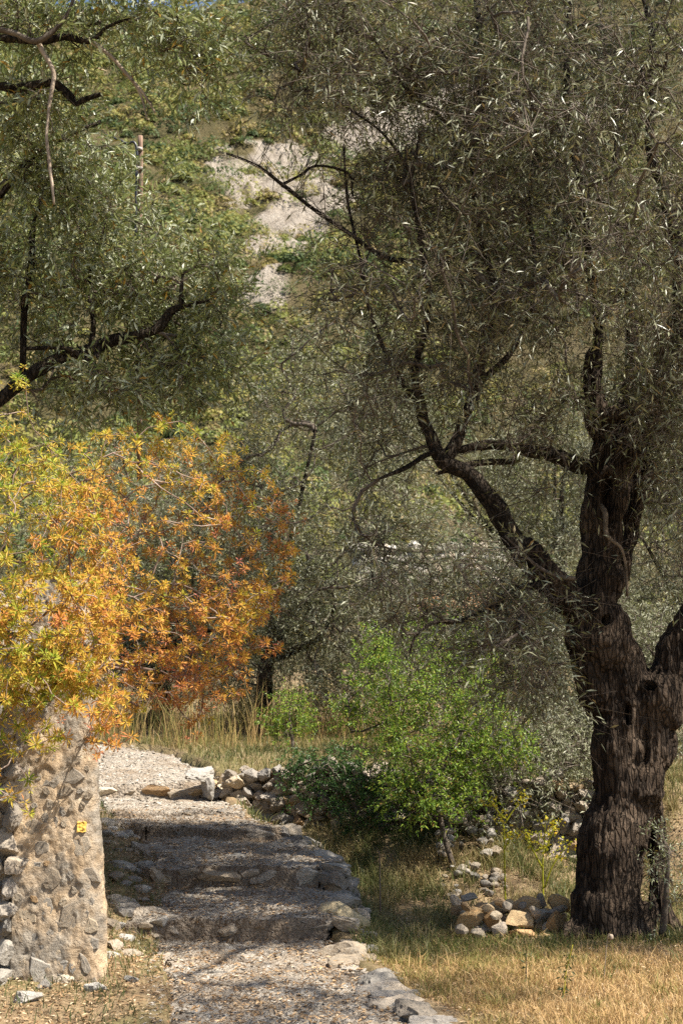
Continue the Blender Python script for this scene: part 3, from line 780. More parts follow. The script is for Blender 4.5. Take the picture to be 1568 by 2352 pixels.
# ------------------------------------------------------------------ foliage machinery
def leaf_cloud(base, direc, length, per, L, Wd, seed, droop=.25, spread=.9, rnd_base=None, curl=.25, start=.15):
    """twigs (base, direc, length) each with 'per' leaves: returns V, F, rnd, twig polylines"""
    r = np.random.default_rng(seed); n = len(base)
    d = unit(direc); up = np.array([0, 0, 1.0])
    s = unit(np.cross(d, up + r.normal(scale=.15, size=(n, 3)))); nrm = np.cross(s, d)
    tt = np.tile(np.linspace(start, 1.0, per), (n, 1)) + r.uniform(-.03, .03, (n, per))
    pos = base[:, None] + d[:, None] * (tt * length[:, None])[..., None] - up * (droop * length[:, None] * tt ** 2)[..., None]
    ph = np.arange(per)[None] * 2.4 + r.uniform(0, 6.28, (n, 1)) + r.normal(scale=.5, size=(n, per))
    side = s[:, None] * np.cos(ph)[..., None] + nrm[:, None] * np.sin(ph)[..., None]
    sp = spread * r.uniform(.6, 1.3, (n, per))
    ld = unit(d[:, None] * np.cos(sp)[..., None] + side * np.sin(sp)[..., None] - up * .12)
    rv = r.normal(size=(n, per, 3)) * .8
    ln = unit(np.cross(ld, np.cross(up + rv, ld)))      # blade roughly faces up
    ls = np.cross(ld, ln)
    LL = (L * r.uniform(.65, 1.15, (n, per)))[..., None]; WW = (Wd * r.uniform(.8, 1.2, (n, per)))[..., None]
    A = pos; mid = pos + ld * LL * .48 - up * .02 * LL
    ml = mid + ls * WW * .5 + ln * WW * curl; mr = mid - ls * WW * .5 + ln * WW * curl
    tip = pos + ld * LL - up * LL * .10
    V = np.stack([A, ml, tip, mr], 2).reshape(-1, 3)
    k = np.arange(n * per)[:, None] * 4
    F = np.concatenate([k + [0, 2, 1], k + [0, 3, 2]])
    rb = r.random((n, per)) if rnd_base is None else np.clip(rnd_base[:, None] + r.normal(scale=.16, size=(n, per)), 0, 1)
    rnd = np.repeat(rb.ravel(), 4)
    P3 = np.stack([base, base + d * (length * .5)[:, None] - up * (droop * length * .25)[:, None], base + d * length[:, None] - up * (droop * length)[:, None]], 1)
    return V, F, rnd, P3

def twig_mesh(P3, r0, r1):
    """three-sided tubes along many 3-point polylines at once"""
    n = len(P3); T = unit(np.gradient(P3, axis=1)); ref = np.array([.31, .2, .93])
    N = unit(np.cross(T, ref)); B = np.cross(T, N); R = np.linspace(r0, r1, 3)[None, :, None, None]
    an = np.array([0, 2.094, 4.189])
    V = P3[:, :, None] + R * (np.cos(an)[None, None, :, None] * N[:, :, None] + np.sin(an)[None, None, :, None] * B[:, :, None])
    k = np.arange(n)[:, None] * 9
    F = []
    for a in (0, 1):
        for b in range(3):
            c = (b + 1) % 3; F.append(k + [a * 3 + b, a * 3 + c, a * 3 + 3 + c, a * 3 + 3 + b])
    return V.reshape(-1, 3), np.concatenate(F)

def grow(limbs, targets, rng, r_twig=.004, step=.16, expo=.42, sag=.0, maxr=.05):
    """connect every target to the nearest point of what has grown so far.
    limbs: list of (points, radii). Returns list of (polyline, radii) and the end directions."""
    nodes = np.concatenate([l[0] for l in limbs]); nt = np.concatenate([unit(np.gradient(l[0], axis=0)) for l in limbs])
    par = [-1] * len(nodes)
    N = np.zeros((len(nodes) + len(targets) * 12, 3)); Tn = np.zeros_like(N); N[:len(nodes)] = nodes; Tn[:len(nodes)] = nt
    cnt = len(nodes); base_cnt = cnt
    D = np.array([np.min(((nodes - t) ** 2).sum(1)) for t in targets]); order = np.argsort(D)
    chains = []; owner = {}
    ends = np.zeros((len(targets), 3)); load = np.zeros(len(N))
    for o in order:
        t_ = targets[o]; dv = t_ - N[:cnt]; dist = np.sqrt((dv ** 2).sum(1)) + 1e-6
        al = (dv * Tn[:cnt]).sum(1) / dist
        j = int(np.argmin(dist * (1.25 - .35 * al)))
        L = dist[j]; m = max(2, min(10, int(L / step) + 1))
        a = N[j]; c1 = a + Tn[j] * L * .38 + rng.normal(scale=.09, size=3) * L
        c2 = t_ - np.array([0, 0, 1.0]) * L * .12 + rng.normal(scale=.07, size=3) * L
        tt = np.linspace(0, 1, m + 1)[:, None]
        pl = (1 - tt) ** 3 * a + 3 * (1 - tt) ** 2 * tt * c1 + 3 * (1 - tt) * tt ** 2 * (c2 * .7 + (a + t_) * .15) + tt ** 3 * t_
        pl[1:-1] += rng.normal(scale=.02, size=(m - 1, 3)) * min(L, 1.2)
        ids = [j] + list(range(cnt, cnt + m))
        N[cnt:cnt + m] = pl[1:]; Tn[cnt:cnt + m] = unit(np.gradient(pl, axis=0))[1:]
        for q in range(m): par.append(ids[q])
        cnt += m; chains.append((ids, pl)); ends[o] = Tn[cnt - 1]
        q = ids[-1]
        while q >= base_cnt: load[q] += 1; q = par[q]
    out = []
    for ids, pl in chains:
        w = np.maximum(load[ids], 1); w[0] = w[1]
        out.append((pl, np.minimum(r_twig * w ** expo, maxr)))
    return out, ends

def ell(r, c, rad, n, shell=0.0):
    v = unit(r.normal(size=(n, 3))); k = r.random(n) ** (1 / 3); k = shell + (1 - shell) * k
    return np.asarray(c) + v * k[:, None] * np.asarray(rad)

def pxell(r, px, py, d, rx, ry, rd, n, shell=0.0):
    m = d * 682 / 1568 / FPX
    return ell(r, W(px, py, d), (rx * m, rd, ry * m), n, shell)

def build_crown(tree, limbs, targets, seed, leafmat, twigmat, n_tw=9, tlen=(.14, .34), per=10, L=.058, Wd=.0125, droop=.25, spread=.85, r_twig=.004, out_bias=.6, down=.0, tw_r=.0022, expo=.42, clump=.09, maxr=.05, bare=0, rb=None):
    rng = np.random.default_rng(seed)
    br, ends = grow(limbs, targets, rng, r_twig, expo=expo, maxr=maxr)
    tb = Tubes()
    for pl, rr in br:
        tb.add(pl, rr, 5 if rr[0] > .008 else 3)
    o = obj('branches', tb.mesh('branches'), twigmat, tree, kind='stuff')
    n = len(targets)
    base = np.repeat(targets, n_tw, 0) + rng.normal(scale=clump, size=(n * n_tw, 3))
    d = np.repeat(ends, n_tw, 0) * out_bias + rng.normal(scale=.75, size=(n * n_tw, 3)) + [0, 0, .25 - down]
    ln = rng.uniform(*tlen, n * n_tw)
    # twigs start on the branch end
    d = unit(d)
    rbase = None if rb is None else np.repeat(rb, n_tw)
    V, F, rnd, P3 = leaf_cloud(base, d, ln, per, L, Wd, seed + 1, droop, spread, rbase)
    obj('crown', make_mesh('crown', V, F, False, {'rnd': rnd}), leafmat, tree, kind='stuff')
    root = np.repeat(targets, n_tw, 0)
    P4 = np.stack([root, P3[:, 0] * .6 + P3[:, 1] * .4, P3[:, 2]], 1)
    if bare:
        q = rng.integers(0, n, n * bare); e = targets[q] + rng.normal(scale=.30, size=(n * bare, 3)) + [0, 0, -.05]
        b0 = targets[q] + rng.normal(scale=.05, size=(n * bare, 3))
        P4 = np.concatenate([P4, np.stack([b0, (b0 + e) / 2 + rng.normal(scale=.04, size=(n * bare, 3)), e], 1)])
    if targets[:, 1].mean() > 13: P4 = P4[::2]
    V, F = twig_mesh(P4, tw_r * 1.3, tw_r * .5)
    obj('twigs', make_mesh('twigs', V, F, True), twigmat, tree, kind='stuff')

def limb(tree, pts, mat=None, k=9, name='limb', wob=.07, seed=0, sub=6):
    """pts: (px,py,d,r_px) at survey scale"""
    m = [p[2] * 682 / 1568 / FPX for p in pts]
    A = np.array([np.append(W(p[0], p[1], p[2]), p[3] * mm) for p, mm in zip(pts, m)])
    C = catmull(A, sub); r = np.random.default_rng(abs(seed + int(pts[0][0] * 3 + pts[0][1])))
    C[:, :3] += fbm(C[:, :3] * 4.0, 2, 3)[:, None] * C[:, 3:4] * np.array([.45, .3, .35])
    C[:, 3] = np.maximum(C[:, 3] * (.82 if mat else 1), .0025) * (1 + .16 * fbm(C[:, :3] * 7, 2, 12))
    if mat:
        tb = Tubes(); tb.add(C[:, :3], C[:, 3], k, True, wob=wob, rng=r)
        obj(name, tb.mesh(name), mat, tree)
    return C[:, :3], C[:, 3]

def fused(tree, name, polylines, voxel, mat, disp, it=4):
    tb = Tubes()
    for C, R in polylines: tb.add(C, R, 12, True)
    me = tb.mesh(name); o = bpy.data.objects.new('tmp', me); COL.objects.link(o)
    md = o.modifiers.new('r', 'REMESH'); md.mode = 'VOXEL'; md.voxel_size = voxel
    ms = o.modifiers.new('s', 'SMOOTH'); ms.iterations = it; ms.factor = .5
    dg = bpy.context.evaluated_depsgraph_get(); dg.update()
    ev = o.evaluated_get(dg); me2 = bpy.data.meshes.new_from_object(ev)
    bpy.data.objects.remove(o); bpy.data.meshes.remove(me)
    n = len(me2.vertices); V = np.zeros(n * 3, np.float32); me2.vertices.foreach_get('co', V); V = V.reshape(-1, 3).astype(float)
    Nn = np.zeros(n * 3, np.float32); me2.vertices.foreach_get('normal', Nn); Nn = Nn.reshape(-1, 3)
    V = V + Nn * disp(V)[:, None]
    me2.vertices.foreach_set('co', V.astype(np.float32).ravel()); me2.polygons.foreach_set('use_smooth', np.ones(len(me2.polygons), bool)); me2.update()
    me2.name = name; me2.materials.clear()
    return obj(name, me2, mat, tree)

# ------------------------------------------------------------------ the old olive on the right
D = 10.9
old = thing('olive_tree', 'old gnarled olive with thick dark forked trunk and drooping grey-green crown, right of the path', 'tree', (0, 0, 0))
def pl(pts): return limb(None, pts)
T_main = pl([(1400, 2195, D, 104), (1402, 2140, D, 90), (1406, 2070, D, 79), (1412, 2000, D, 74), (1421, 1900, D, 70), (1430, 1800, D, 67), (1424, 1690, D, 63), (1410, 1570, D, 64), (1388, 1450, D, 66), (1382, 1340, D, 58), (1390, 1230, D, 53), (1402, 1130, D, 53), (1412, 1050, D, 57), (1428, 985, D, 54)])
T_right = pl([(1420, 2060, D + .05, 58), (1434, 1950, D + .05, 62), (1456, 1830, D + .04, 68), (1482, 1730, D + .02, 64), (1506, 1640, D, 58), (1536, 1560, D, 52), (1566, 1490, D, 49), (1616, 1400, D - .05, 46), (1660, 1280, D - .1, 42), (1690, 1150, D - .1, 38)])
T_back = pl([(1500, 2180, D + .25, 30), (1512, 2080, D + .25, 22), (1510, 1980, D + .25, 22), (1500, 1880, D + .2, 28), (1478, 1780, D + .1, 36), (1465, 1720, D + .05, 36)])
T_bulge = pl([(1385, 1640, D - .02, 48), (1352, 1540, D - .05, 44), (1340, 1460, D - .06, 40), (1320, 1400, D - .1, 36), (1268, 1350, D - .2, 34), (1195, 1258, D - .4, 29)])
T_rr = pl([(1425, 1330, D + .15, 22), (1450, 1200, D + .2, 20), (1475, 1090, D + .2, 20), (1500, 1000, D + .2, 18), (1540, 900, D + .2, 14)])
T_f1 = pl([(1400, 1060, D, 40), (1372, 960, D, 32), (1362, 880, D, 24), (1366, 800, D + .05, 18)])
T_f2 = pl([(1430, 1040, D, 46), (1480, 960, D - .02, 38), (1512, 880, D - .05, 30), (1535, 810, D - .1, 26)])
T_f3 = pl([(1425, 1020, D + .12, 30), (1440, 930, D + .2, 26), (1448, 850, D + .25, 20), (1450, 760, D + .3, 17)])
T_bridge = pl([(1362, 955, D - .06, 18), (1400, 955, D - .1, 16), (1440, 948, D - .12, 18), (1480, 975, D - .08, 24)])
roots = [pl([(1372, 2085, D - .08, 44), (1330, 2135, D - .16, 30), (1290, 2168, D - .26, 17), (1255, 2200, D - .25, 8)]),
         pl([(1450, 2090, D - .05, 50), (1480, 2160, D - .15, 34), (1525, 2190, D - .3, 20), (1570, 2205, D - .35, 12)]),
         pl([(1510, 2060, D + .25, 22), (1540, 2130, D + .22, 18), (1580, 2165, D + .15, 14)]),
         pl([(1400, 2120, D - .1, 60), (1405, 2180, D - .3, 26), (1415, 2215, D - .45, 10)])]
holes = [(W(1398, 1150, D - .19), (.062, .30, .20), .17), (W(1388, 1425, D - .2), (.030, .2, .038), .10), (W(1444, 1640, D - .22), (.026, .25, .085), .11),
         (W(1490, 1575, D - .15), (.045, .3, .03), .10), (W(1428, 900, D - .1), (.055, .3, .07), .10), (W(1505, 1930, D), (.014, .5, .42), .06), (W(1480, 1720, D - .15), (.018, .3, .17), .05)]
def old_disp(V):
    a = np.arctan2(V[:, 1] - D, V[:, 0] - 2.2)
    st_ = np.stack([V[:, 0] * 14, V[:, 1] * 14, V[:, 2] * 1.5], -1)
    rid = 1 - np.abs(fbm(st_ * .55, 2, 201)) * 1.6; rid2 = 1 - np.abs(fbm(st_ * np.array([1.5, 1.5, 1.1]), 2, 211)) * 2
    d = .011 * rid + .015 * rid2 + .008 * fbm(V * 9, 3, 205) + .006 * fbm(st_ * 2.4, 2, 207) - .014
    d = d + .010 * fbm(V * 3.1, 2, 220)
    for c, s, dep in holes:
        q = np.sqrt((((V - c) / np.array(s)) ** 2).sum(1)); d = d - dep * sstep(1.12, .72, q) + .022 * sstep(1.5, 1.2, q) * sstep(1.0, 1.15, q)
    return d
fused(old, 'trunk', [T_main, T_right, T_back, T_bulge, T_rr, T_f1, T_f2, T_f3, T_bridge] + roots, .0145, M['bark'], old_disp)
LM = M['limb_bark']
oldlimbs = [
    limb(old, [(1230, 1300, 10.55, 31), (1195, 1255, D - .4, 29), (1150, 1185, 10.42, 28), (1110, 1130, 10.35, 27), (1060, 1080, 10.3, 25), (1020, 1050, 10.3, 23), (985, 1005, 10.3, 18), (962, 930, 10.3, 14), (950, 850, 10.2, 11), (985, 720, 10.1, 9), (968, 560, 10.1, 8), (945, 420, 10, 7), (965, 300, 10, 5)], LM),
    limb(old, [(1030, 1060, 10.3, 20), (1058, 980, 10.35, 17), (1095, 890, 10.4, 15), (1110, 790, 10.4, 12), (1135, 690, 10.4, 11), (1108, 560, 10.4, 10), (1088, 440, 10.4, 9), (1098, 330, 10.4, 9), (1105, 200, 10.4, 10), (1100, 100, 10.4, 12), (1092, -60, 10.5, 10)], LM),
    limb(old, [(1350, 1068, D - .1, 26), (1290, 1052, 10.7, 22), (1200, 1032, 10.6, 17), (1120, 1022, 10.5, 14), (1050, 1034, 10.4, 10), (990, 1040, 10.2, 8), (930, 1075, 10.1, 7), (870, 1100, 10, 4)], LM),
    limb(old, [(1180, 1060, 10.6, 9), (1090, 1065, 10.5, 8), (1010, 1085, 10.3, 6)], LM),
    limb(old, [(1275, 1345, 10.65, 13), (1225, 1345, 10.5, 11), (1180, 1352, 10.4, 10), (1130, 1395, 10.3, 8), (1060, 1425, 10.2, 7), (1000, 1428, 10.1, 6), (955, 1460, 10, 4), (940, 1500, 10, 3)], LM),
    limb(old, [(1316, 1330, D - .3, 7), (1270, 1320, 10.4, 6), (1220, 1290, 10.3, 4), (1160, 1230, 10.2, 3)], M['twig']),
    limb(old, [(1366, 820, D + .05, 18), (1372, 720, D, 15), (1352, 600, D - .1, 13), (1330, 430, D - .2, 11), (1300, 220, D - .3, 9), (1310, -40, D - .3, 7)], LM),
    limb(old, [(1532, 830, D - .1, 27), (1560, 720, D - .2, 23), (1545, 540, D - .3, 18), (1490, 330, D - .4, 14), (1500, 120, D - .5, 10), (1460, -80, D - .5, 8)], LM),
    limb(old, [(1450, 780, D + .3, 17), (1440, 640, D + .5, 14), (1405, 470, D + .7, 11), (1420, 280, D + .8, 9), (1380, 60, D + .9, 7)], LM),
    limb(old, [(1690, 1160, D - .1, 38), (1720, 950, D - .3, 30), (1750, 700, D - .6, 22), (1700, 400, D - .8, 16), (1680, 100, D - 1, 11)], LM),
    limb(old, [(958, 600, 10.1, 8), (880, 590, 10.0, 7), (800, 535, 9.95, 6.5), (735, 492, 9.9, 6), (650, 425, 9.85, 5.5), (595, 383, 9.8, 4.5), (520, 352, 9.8, 3)], LM),
    limb(old, [(648, 424, 9.85, 4.5), (690, 402, 9.9, 4), (730, 380, 9.95, 4), (800, 398, 10, 4), (810, 450, 10.05, 3.5)], LM),
    limb(old, [(945, 400, 10, 5), (880, 310, 9.95, 4), (790, 240, 9.9, 4), (700, 170, 9.9, 3), (620, 130, 9.9, 2)], LM),
    limb(old, [(1088, 440, 10.4, 8), (1075, 340, 10.3, 6), (1010, 270, 10.2, 5), (930, 200, 10.1, 4), (860, 90, 10, 3)], LM),
    limb(old, [(960, 930, 10.3, 10), (900, 840, 10.2, 7), (850, 720, 10.1, 6), (830, 600, 10.0, 5), (800, 480, 10, 4), (790, 330, 10, 3)], LM),
    limb(old, [(1100, 880, 10.4, 9), (1180, 800, 10.5, 8), (1230, 660, 10.5, 7), (1215, 480, 10.5, 6), (1230, 300, 10.5, 5), (1200, 150, 10.5, 4)], LM)]
for pts in ([(1378, 1160, D - .18, 7), (1390, 1180, D - .24, 9), (1392, 1222, D - .27, 6), (1404, 1240, D - .28, 5), (1426, 1258, D - .26, 5), (1436, 1300, D - .23, 4), (1440, 1370, D - .22, 4)],):
    limb(old, pts, M['dead_wood'], name='dead_shoot')
def side_twigs(tree, C, n, ln, seed, mat='twig', up=.15):
    r = np.random.default_rng(seed); k = r.integers(1, len(C) - 1, n); T = unit(np.gradient(C, axis=0))[k]
    d = unit(T * .55 + r.normal(scale=.6, size=(n, 3)) + [0, 0, up]); L = r.uniform(.4, 1.2, (n, 1)) * ln
    P = np.stack([C[k], C[k] + d * L * .5 + r.normal(scale=.02, size=(n, 3)), C[k] + d * L + r.normal(scale=.04, size=(n, 3))], 1)
    q = r.integers(0, n, n * 2); b = P[q, 1] * .5 + P[q, 2] * .5; d2 = unit(d[q] + r.normal(scale=.6, size=(n * 2, 3)))
    P2 = np.stack([b, b + d2 * ln * .2, b + d2 * ln * .42 + [0, 0, -.02]], 1)
    V, F = twig_mesh(P, .0042, .0018); V2, F2 = twig_mesh(P2, .0022, .0012)
    obj('twigs', make_mesh('twigs', np.concatenate([V, V2]), np.concatenate([F, F2 + len(V)]), True), M[mat], tree, kind='stuff')
for li, n_ in ((10, 34), (11, 16), (12, 24), (0, 14), (1, 20), (6, 12), (4, 14), (2, 10), (13, 18), (14, 22), (15, 18)):
    side_twigs(old, oldlimbs[li][0], n_, .34, 60 + li)
rg2 = np.random.default_rng(5)
Tg = [pxell(rg2, 1250, 330, 10.5, 430, 420, 1.6, 540), pxell(rg2, 900, 200, 10.1, 300, 260, 1.2, 150), pxell(rg2, 720, 60, 10.0, 190, 130, .9, 55),
      pxell(rg2, 1000, 640, 10.2, 290, 330, 1.3, 190), pxell(rg2, 1350, 740, 10.5, 300, 330, 1.4, 230), pxell(rg2, 850, 860, 10.2, 150, 260, 1.0, 75),
      pxell(rg2, 1120, 1000, 10.4, 260, 190, .9, 60), pxell(rg2, 1050, 1330, 10.1, 230, 160, .8, 70), pxell(rg2, 1190, 1480, 10.3, 170, 160, .8, 75),
      pxell(rg2, 1560, 1050, 10.6, 120, 330, 1.0, 90), pxell(rg2, 680, 500, 9.9, 150, 180, .6, 22), pxell(rg2, 1900, 500, 10.2, 420, 700, 2.0, 240), pxell(rg2, 1560, -300, 10.4, 520, 240, 1.8, 230),
      pxell(rg2, 900, 1200, 10.1, 110, 120, .5, 18), pxell(rg2, 1500, 300, 9.0, 500, 500, .7, 120)]
Tg += [ell(rg2, (4.9, 9.3, 5.0), (.9, .8, 1.3), 75), ell(rg2, (3.9, 6.2, 6.6), (1.4, 1.3, .45), 130)]  # unseen boughs added to shade the lower trunk and dapple the near path
Tg = np.concatenate(Tg)
# keep a gap where the slope shows through, and keep the trunk face clear
def to_px(P):
    q = P - CAM; fwd = q[:, 1] * cos(PITCH) + q[:, 2] * sin(PITCH); up = -q[:, 1] * sin(PITCH) + q[:, 2] * cos(PITCH)
    return (341 + FPX * q[:, 0] / fwd) * 1568 / 682, (512 - FPX * up / fwd) * 2352 / 1024
def fleck(T, pts, rad, pr, r):
    k = np.zeros(len(T), bool)
    for p_ in pts:
        q = T - np.asarray(p_); al = q @ SUN_DIR; k |= (np.linalg.norm(q - al[:, None] * SUN_DIR, axis=1) < rad) & (al > 0)
    return k & (r.random(len(T)) < pr)
qx, qy = to_px(Tg)
def gap(cx, cy, rx, ry): return ((qx - cx) / rx) ** 2 + ((qy - cy) / ry) ** 2 < 1
kill = gap(620, 400, 190, 150) | gap(640, 620, 110, 130) | gap(1020, 1170, 130, 90) | (gap(1400, 1350, 100, 330) & (Tg[:, 1] < 11.2)) | (gap(1400, 1010, 90, 110) & (Tg[:, 1] < 11.0) & (rg2.random(len(Tg)) < .6)) | gap(560, 250, 60, 90)
kill |= (gap(930, 300, 140, 60) | gap(760, 320, 120, 60)) & (rg2.random(len(Tg)) < .6)
fl = [(float(xl(y_)) + float(xr(y_) - xl(y_)) * u_, y_, .3) for y_, u_ in ((9.2, .75), (10.6, .65), (11.2, .25), (11.9, .8), (12.2, .4), (13.0, .7), (13.6, .3), (9.6, .95), (12.6, .95))]
kill |= fleck(Tg, fl, .26, .95, rg2) | fleck(Tg, [(1.0, 13.2, 1.5), (.6, 13.6, 2.0), (1.5, 13.2, 1.2), (.3, 13.8, 1.3), (1.2, 13.6, 2.4)], .75, .85, rg2) | fleck(Tg, [(1.45, 11.0, .25), (1.75, 10.95, .3), (2.0, 11.1, .4)], .40, .9, rg2)
kill |= fleck(Tg, [(-.6, 9.9, 2.6), (-.9, 9.9, 3.2), (-.5, 9.8, 2.1), (-1.1, 9.6, 3.4), (-.45, 9.9, 3.1)], .42, .7, rg2)
kill |= (qx < 1150) & (rg2.random(len(Tg)) < .15)
kill |= gap(1345, 1480, 75, 270) & (Tg[:, 1] < 11.0)
kill |= (fbm(Tg * 1.15, 3, 77) < -.22) & (rg2.random(len(Tg)) < .8)
Tg = Tg[~kill]
allimbs = oldlimbs + [(C[0][::2], C[1][::2]) for C in (T_f1, T_f2, T_f3, T_right, T_bulge, T_rr)]
qx, qy = to_px(Tg)
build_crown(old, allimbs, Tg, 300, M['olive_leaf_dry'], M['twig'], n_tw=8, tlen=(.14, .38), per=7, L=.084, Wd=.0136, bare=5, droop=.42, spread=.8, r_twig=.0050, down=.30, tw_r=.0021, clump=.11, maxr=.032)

# ------------------------------------------------------------------ left olive
DL = 11.2
left = thing('olive_tree', 'silvery green leafy olive reaching in above the orange bush, its trunk beyond the wall', 'tree', (0, 0, 0))
LL_ = [limb(left, [(-520, 1500, 11.3, 60), (-380, 1250, 11.3, 44), (-200, 1060, DL, 30), (-60, 960, DL, 24), (30, 895, DL, 20), (80, 855, DL, 19), (130, 828, DL, 18), (200, 806, DL, 17), (260, 782, DL, 17), (320, 770, DL, 14), (365, 752, DL, 14), (395, 715, DL, 12), (430, 700, DL, 8), (480, 690, DL, 4)], LM),
       limb(left, [(-380, 1250, 11.3, 40), (-260, 900, 11.1, 32), (-120, 600, 11, 24), (20, 420, 11, 16), (120, 330, 11, 10), (230, 280, 11, 6)], LM),
       limb(left, [(-300, 700, 10.4, 26), (-150, 300, 10.2, 22), (-40, 205, 10.1, 16), (40, 203, 10.1, 14), (100, 192, 10.1, 13), (130, 196, 10.1, 13), (160, 222, 10.1, 12), (175, 238, 10.1, 9), (195, 228, 10.1, 8), (232, 216, 10.1, 6)], LM),
       limb(left, [(-200, 150, 9.9, 18), (-40, 95, 9.8, 14), (30, 88, 9.8, 12), (90, 96, 9.8, 11), (150, 84, 9.8, 10), (210, 94, 9.8, 8), (250, 60, 9.8, 5), (330, 30, 9.8, 3)], LM),
       limb(left, [(-30, 58, 9.7, 10), (30, 74, 9.7, 9), (80, 95, 9.7, 9), (130, 65, 9.7, 7), (160, 20, 9.7, 5), (175, -30, 9.7, 4)], M['twig']),
       limb(left, [(85, 96, 9.75, 8), (110, 140, 9.75, 7), (122, 180, 9.75, 6), (112, 260, 9.75, 4.5), (108, 320, 9.75, 4.5), (116, 400, 9.75, 5), (124, 470, 9.75, 3)], M['pale_twig'], name='dead_branch'),
       limb(left, [(205, 90, 9.8, 7), (245, 118, 9.8, 6), (285, 160, 9.8, 6), (312, 192, 9.8, 5.5), (335, 222, 9.8, 4.5), (357, 260, 9.8, 2.5)], M['pale_twig'], name='dead_branch'),
       limb(left, [(300, 178, 9.8, 4), (322, 215, 9.8, 3.5), (338, 275, 9.8, 2)], M['pale_twig'], name='dead_branch'),
       limb(left, [(420, 705, DL, 9), (416, 660, DL, 6), (418, 630, DL, 4)], LM),
       limb(left, [(230, 792, DL, 9), (205, 830, DL - .05, 8), (150, 800, DL - .1, 7), (60, 800, DL - .2, 5)], LM),
       limb(left, [(50, 880, DL, 10), (60, 700, DL, 10), (75, 600, DL, 10), (80, 500, DL, 7), (110, 430, DL, 5)], LM),
       limb(left, [(205, 806, DL, 8), (215, 740, DL, 7), (205, 640, DL, 6), (240, 520, DL, 4), (260, 430, DL, 3)], LM)]
for li, n_ in ((3, 16), (5, 8), (6, 8), (2, 10), (0, 16)):
    side_twigs(left, LL_[li][0][8:] if li == 0 else LL_[li][0], n_, .22, 90 + li)
LIMB_LINE = np.concatenate([q[0] for q in (LL_[0], LL_[8])])
rl = np.random.default_rng(15)
TL = np.concatenate([pxell(rl, 150, 560, 11.4, 300, 310, .75, 250), pxell(rl, 330, 590, 11.4, 200, 230, .6, 100), pxell(rl, 250, 850, 11.4, 320, 110, .7, 95), pxell(rl, 440, 690, 11.4, 110, 170, .5, 44), pxell(rl, 120, 340, 11, 200, 110, .7, 50),
                     pxell(rl, 230, 40, 9.9, 270, 70, .6, 60), pxell(rl, 470, 120, 9.9, 130, 110, .4, 30), pxell(rl, 40, 30, 9.9, 150, 60, .5, 16), pxell(rl, -250, 500, 11, 250, 500, 1.3, 90), pxell(rl, 30, 230, 10.3, 90, 60, .4, 8), pxell(rl, 325, 440, 11.7, 70, 34, .2, 10)])
qx, qy = to_px(TL)
lx_, ly_ = to_px(LIMB_LINE); dl = np.min((qx[:, None] - lx_[None]) ** 2 + (qy[:, None] - ly_[None]) ** 2, 1) ** .5
kill = ((dl < 48) & (TL[:, 1] < 11.45)) | gap(330, 240, 130, 100) | gap(318, 345, 60, 42) | gap(420, 400, 90, 90)
kill |= (fbm(TL * 1.4, 3, 78) < -.18) & (rl.random(len(TL)) < .75)
TL = TL[~kill]
build_crown(left, LL_, TL, 400, M['olive_leaf'], M['twig'], n_tw=8, tlen=(.14, .34), per=8, L=.098, Wd=.022, droop=.2, spread=.8, r_twig=.0036, tw_r=.002, clump=.11, maxr=.02)

# irrigation stake with black pipe
stake = thing('water_pipe', 'black bent irrigation pipe fixed to a weathered brown stake above the left olive leaves', 'pipe', W(318, 420, 12.2))
so = np.array(stake.location); q = [np.array(W(a, b, 12.2)) - so for a, b in ((240, 310), (275, 322), (292, 330), (306, 326), (314, 340), (315, 375), (313, 420), (312, 560))]
tb = Tubes(); tb.add(catmull(np.array(q), 5), .012, 8, True); obj('hose', tb.mesh('hose'), M['pipe'], stake)
tb = Tubes(); q = [np.array(W(a, b, 12.24)) - so for a, b in ((322, 312), (323, 400), (321, 600), (320, 1100))]; tb.add(catmull(np.array(q), 4), [.022] * 13, 6, True); obj('stake', tb.mesh('stake'), M['stake'], stake)
for pp in ((319, 343), (320, 388)):
    tb = Tubes(); c = np.array(W(*pp, 12.22)) - so; tb.add([c - [0, 0, .012], c + [0, 0, .012]], .034, 10, True); obj('clip', tb.mesh('clip'), M['white_rock'], stake)

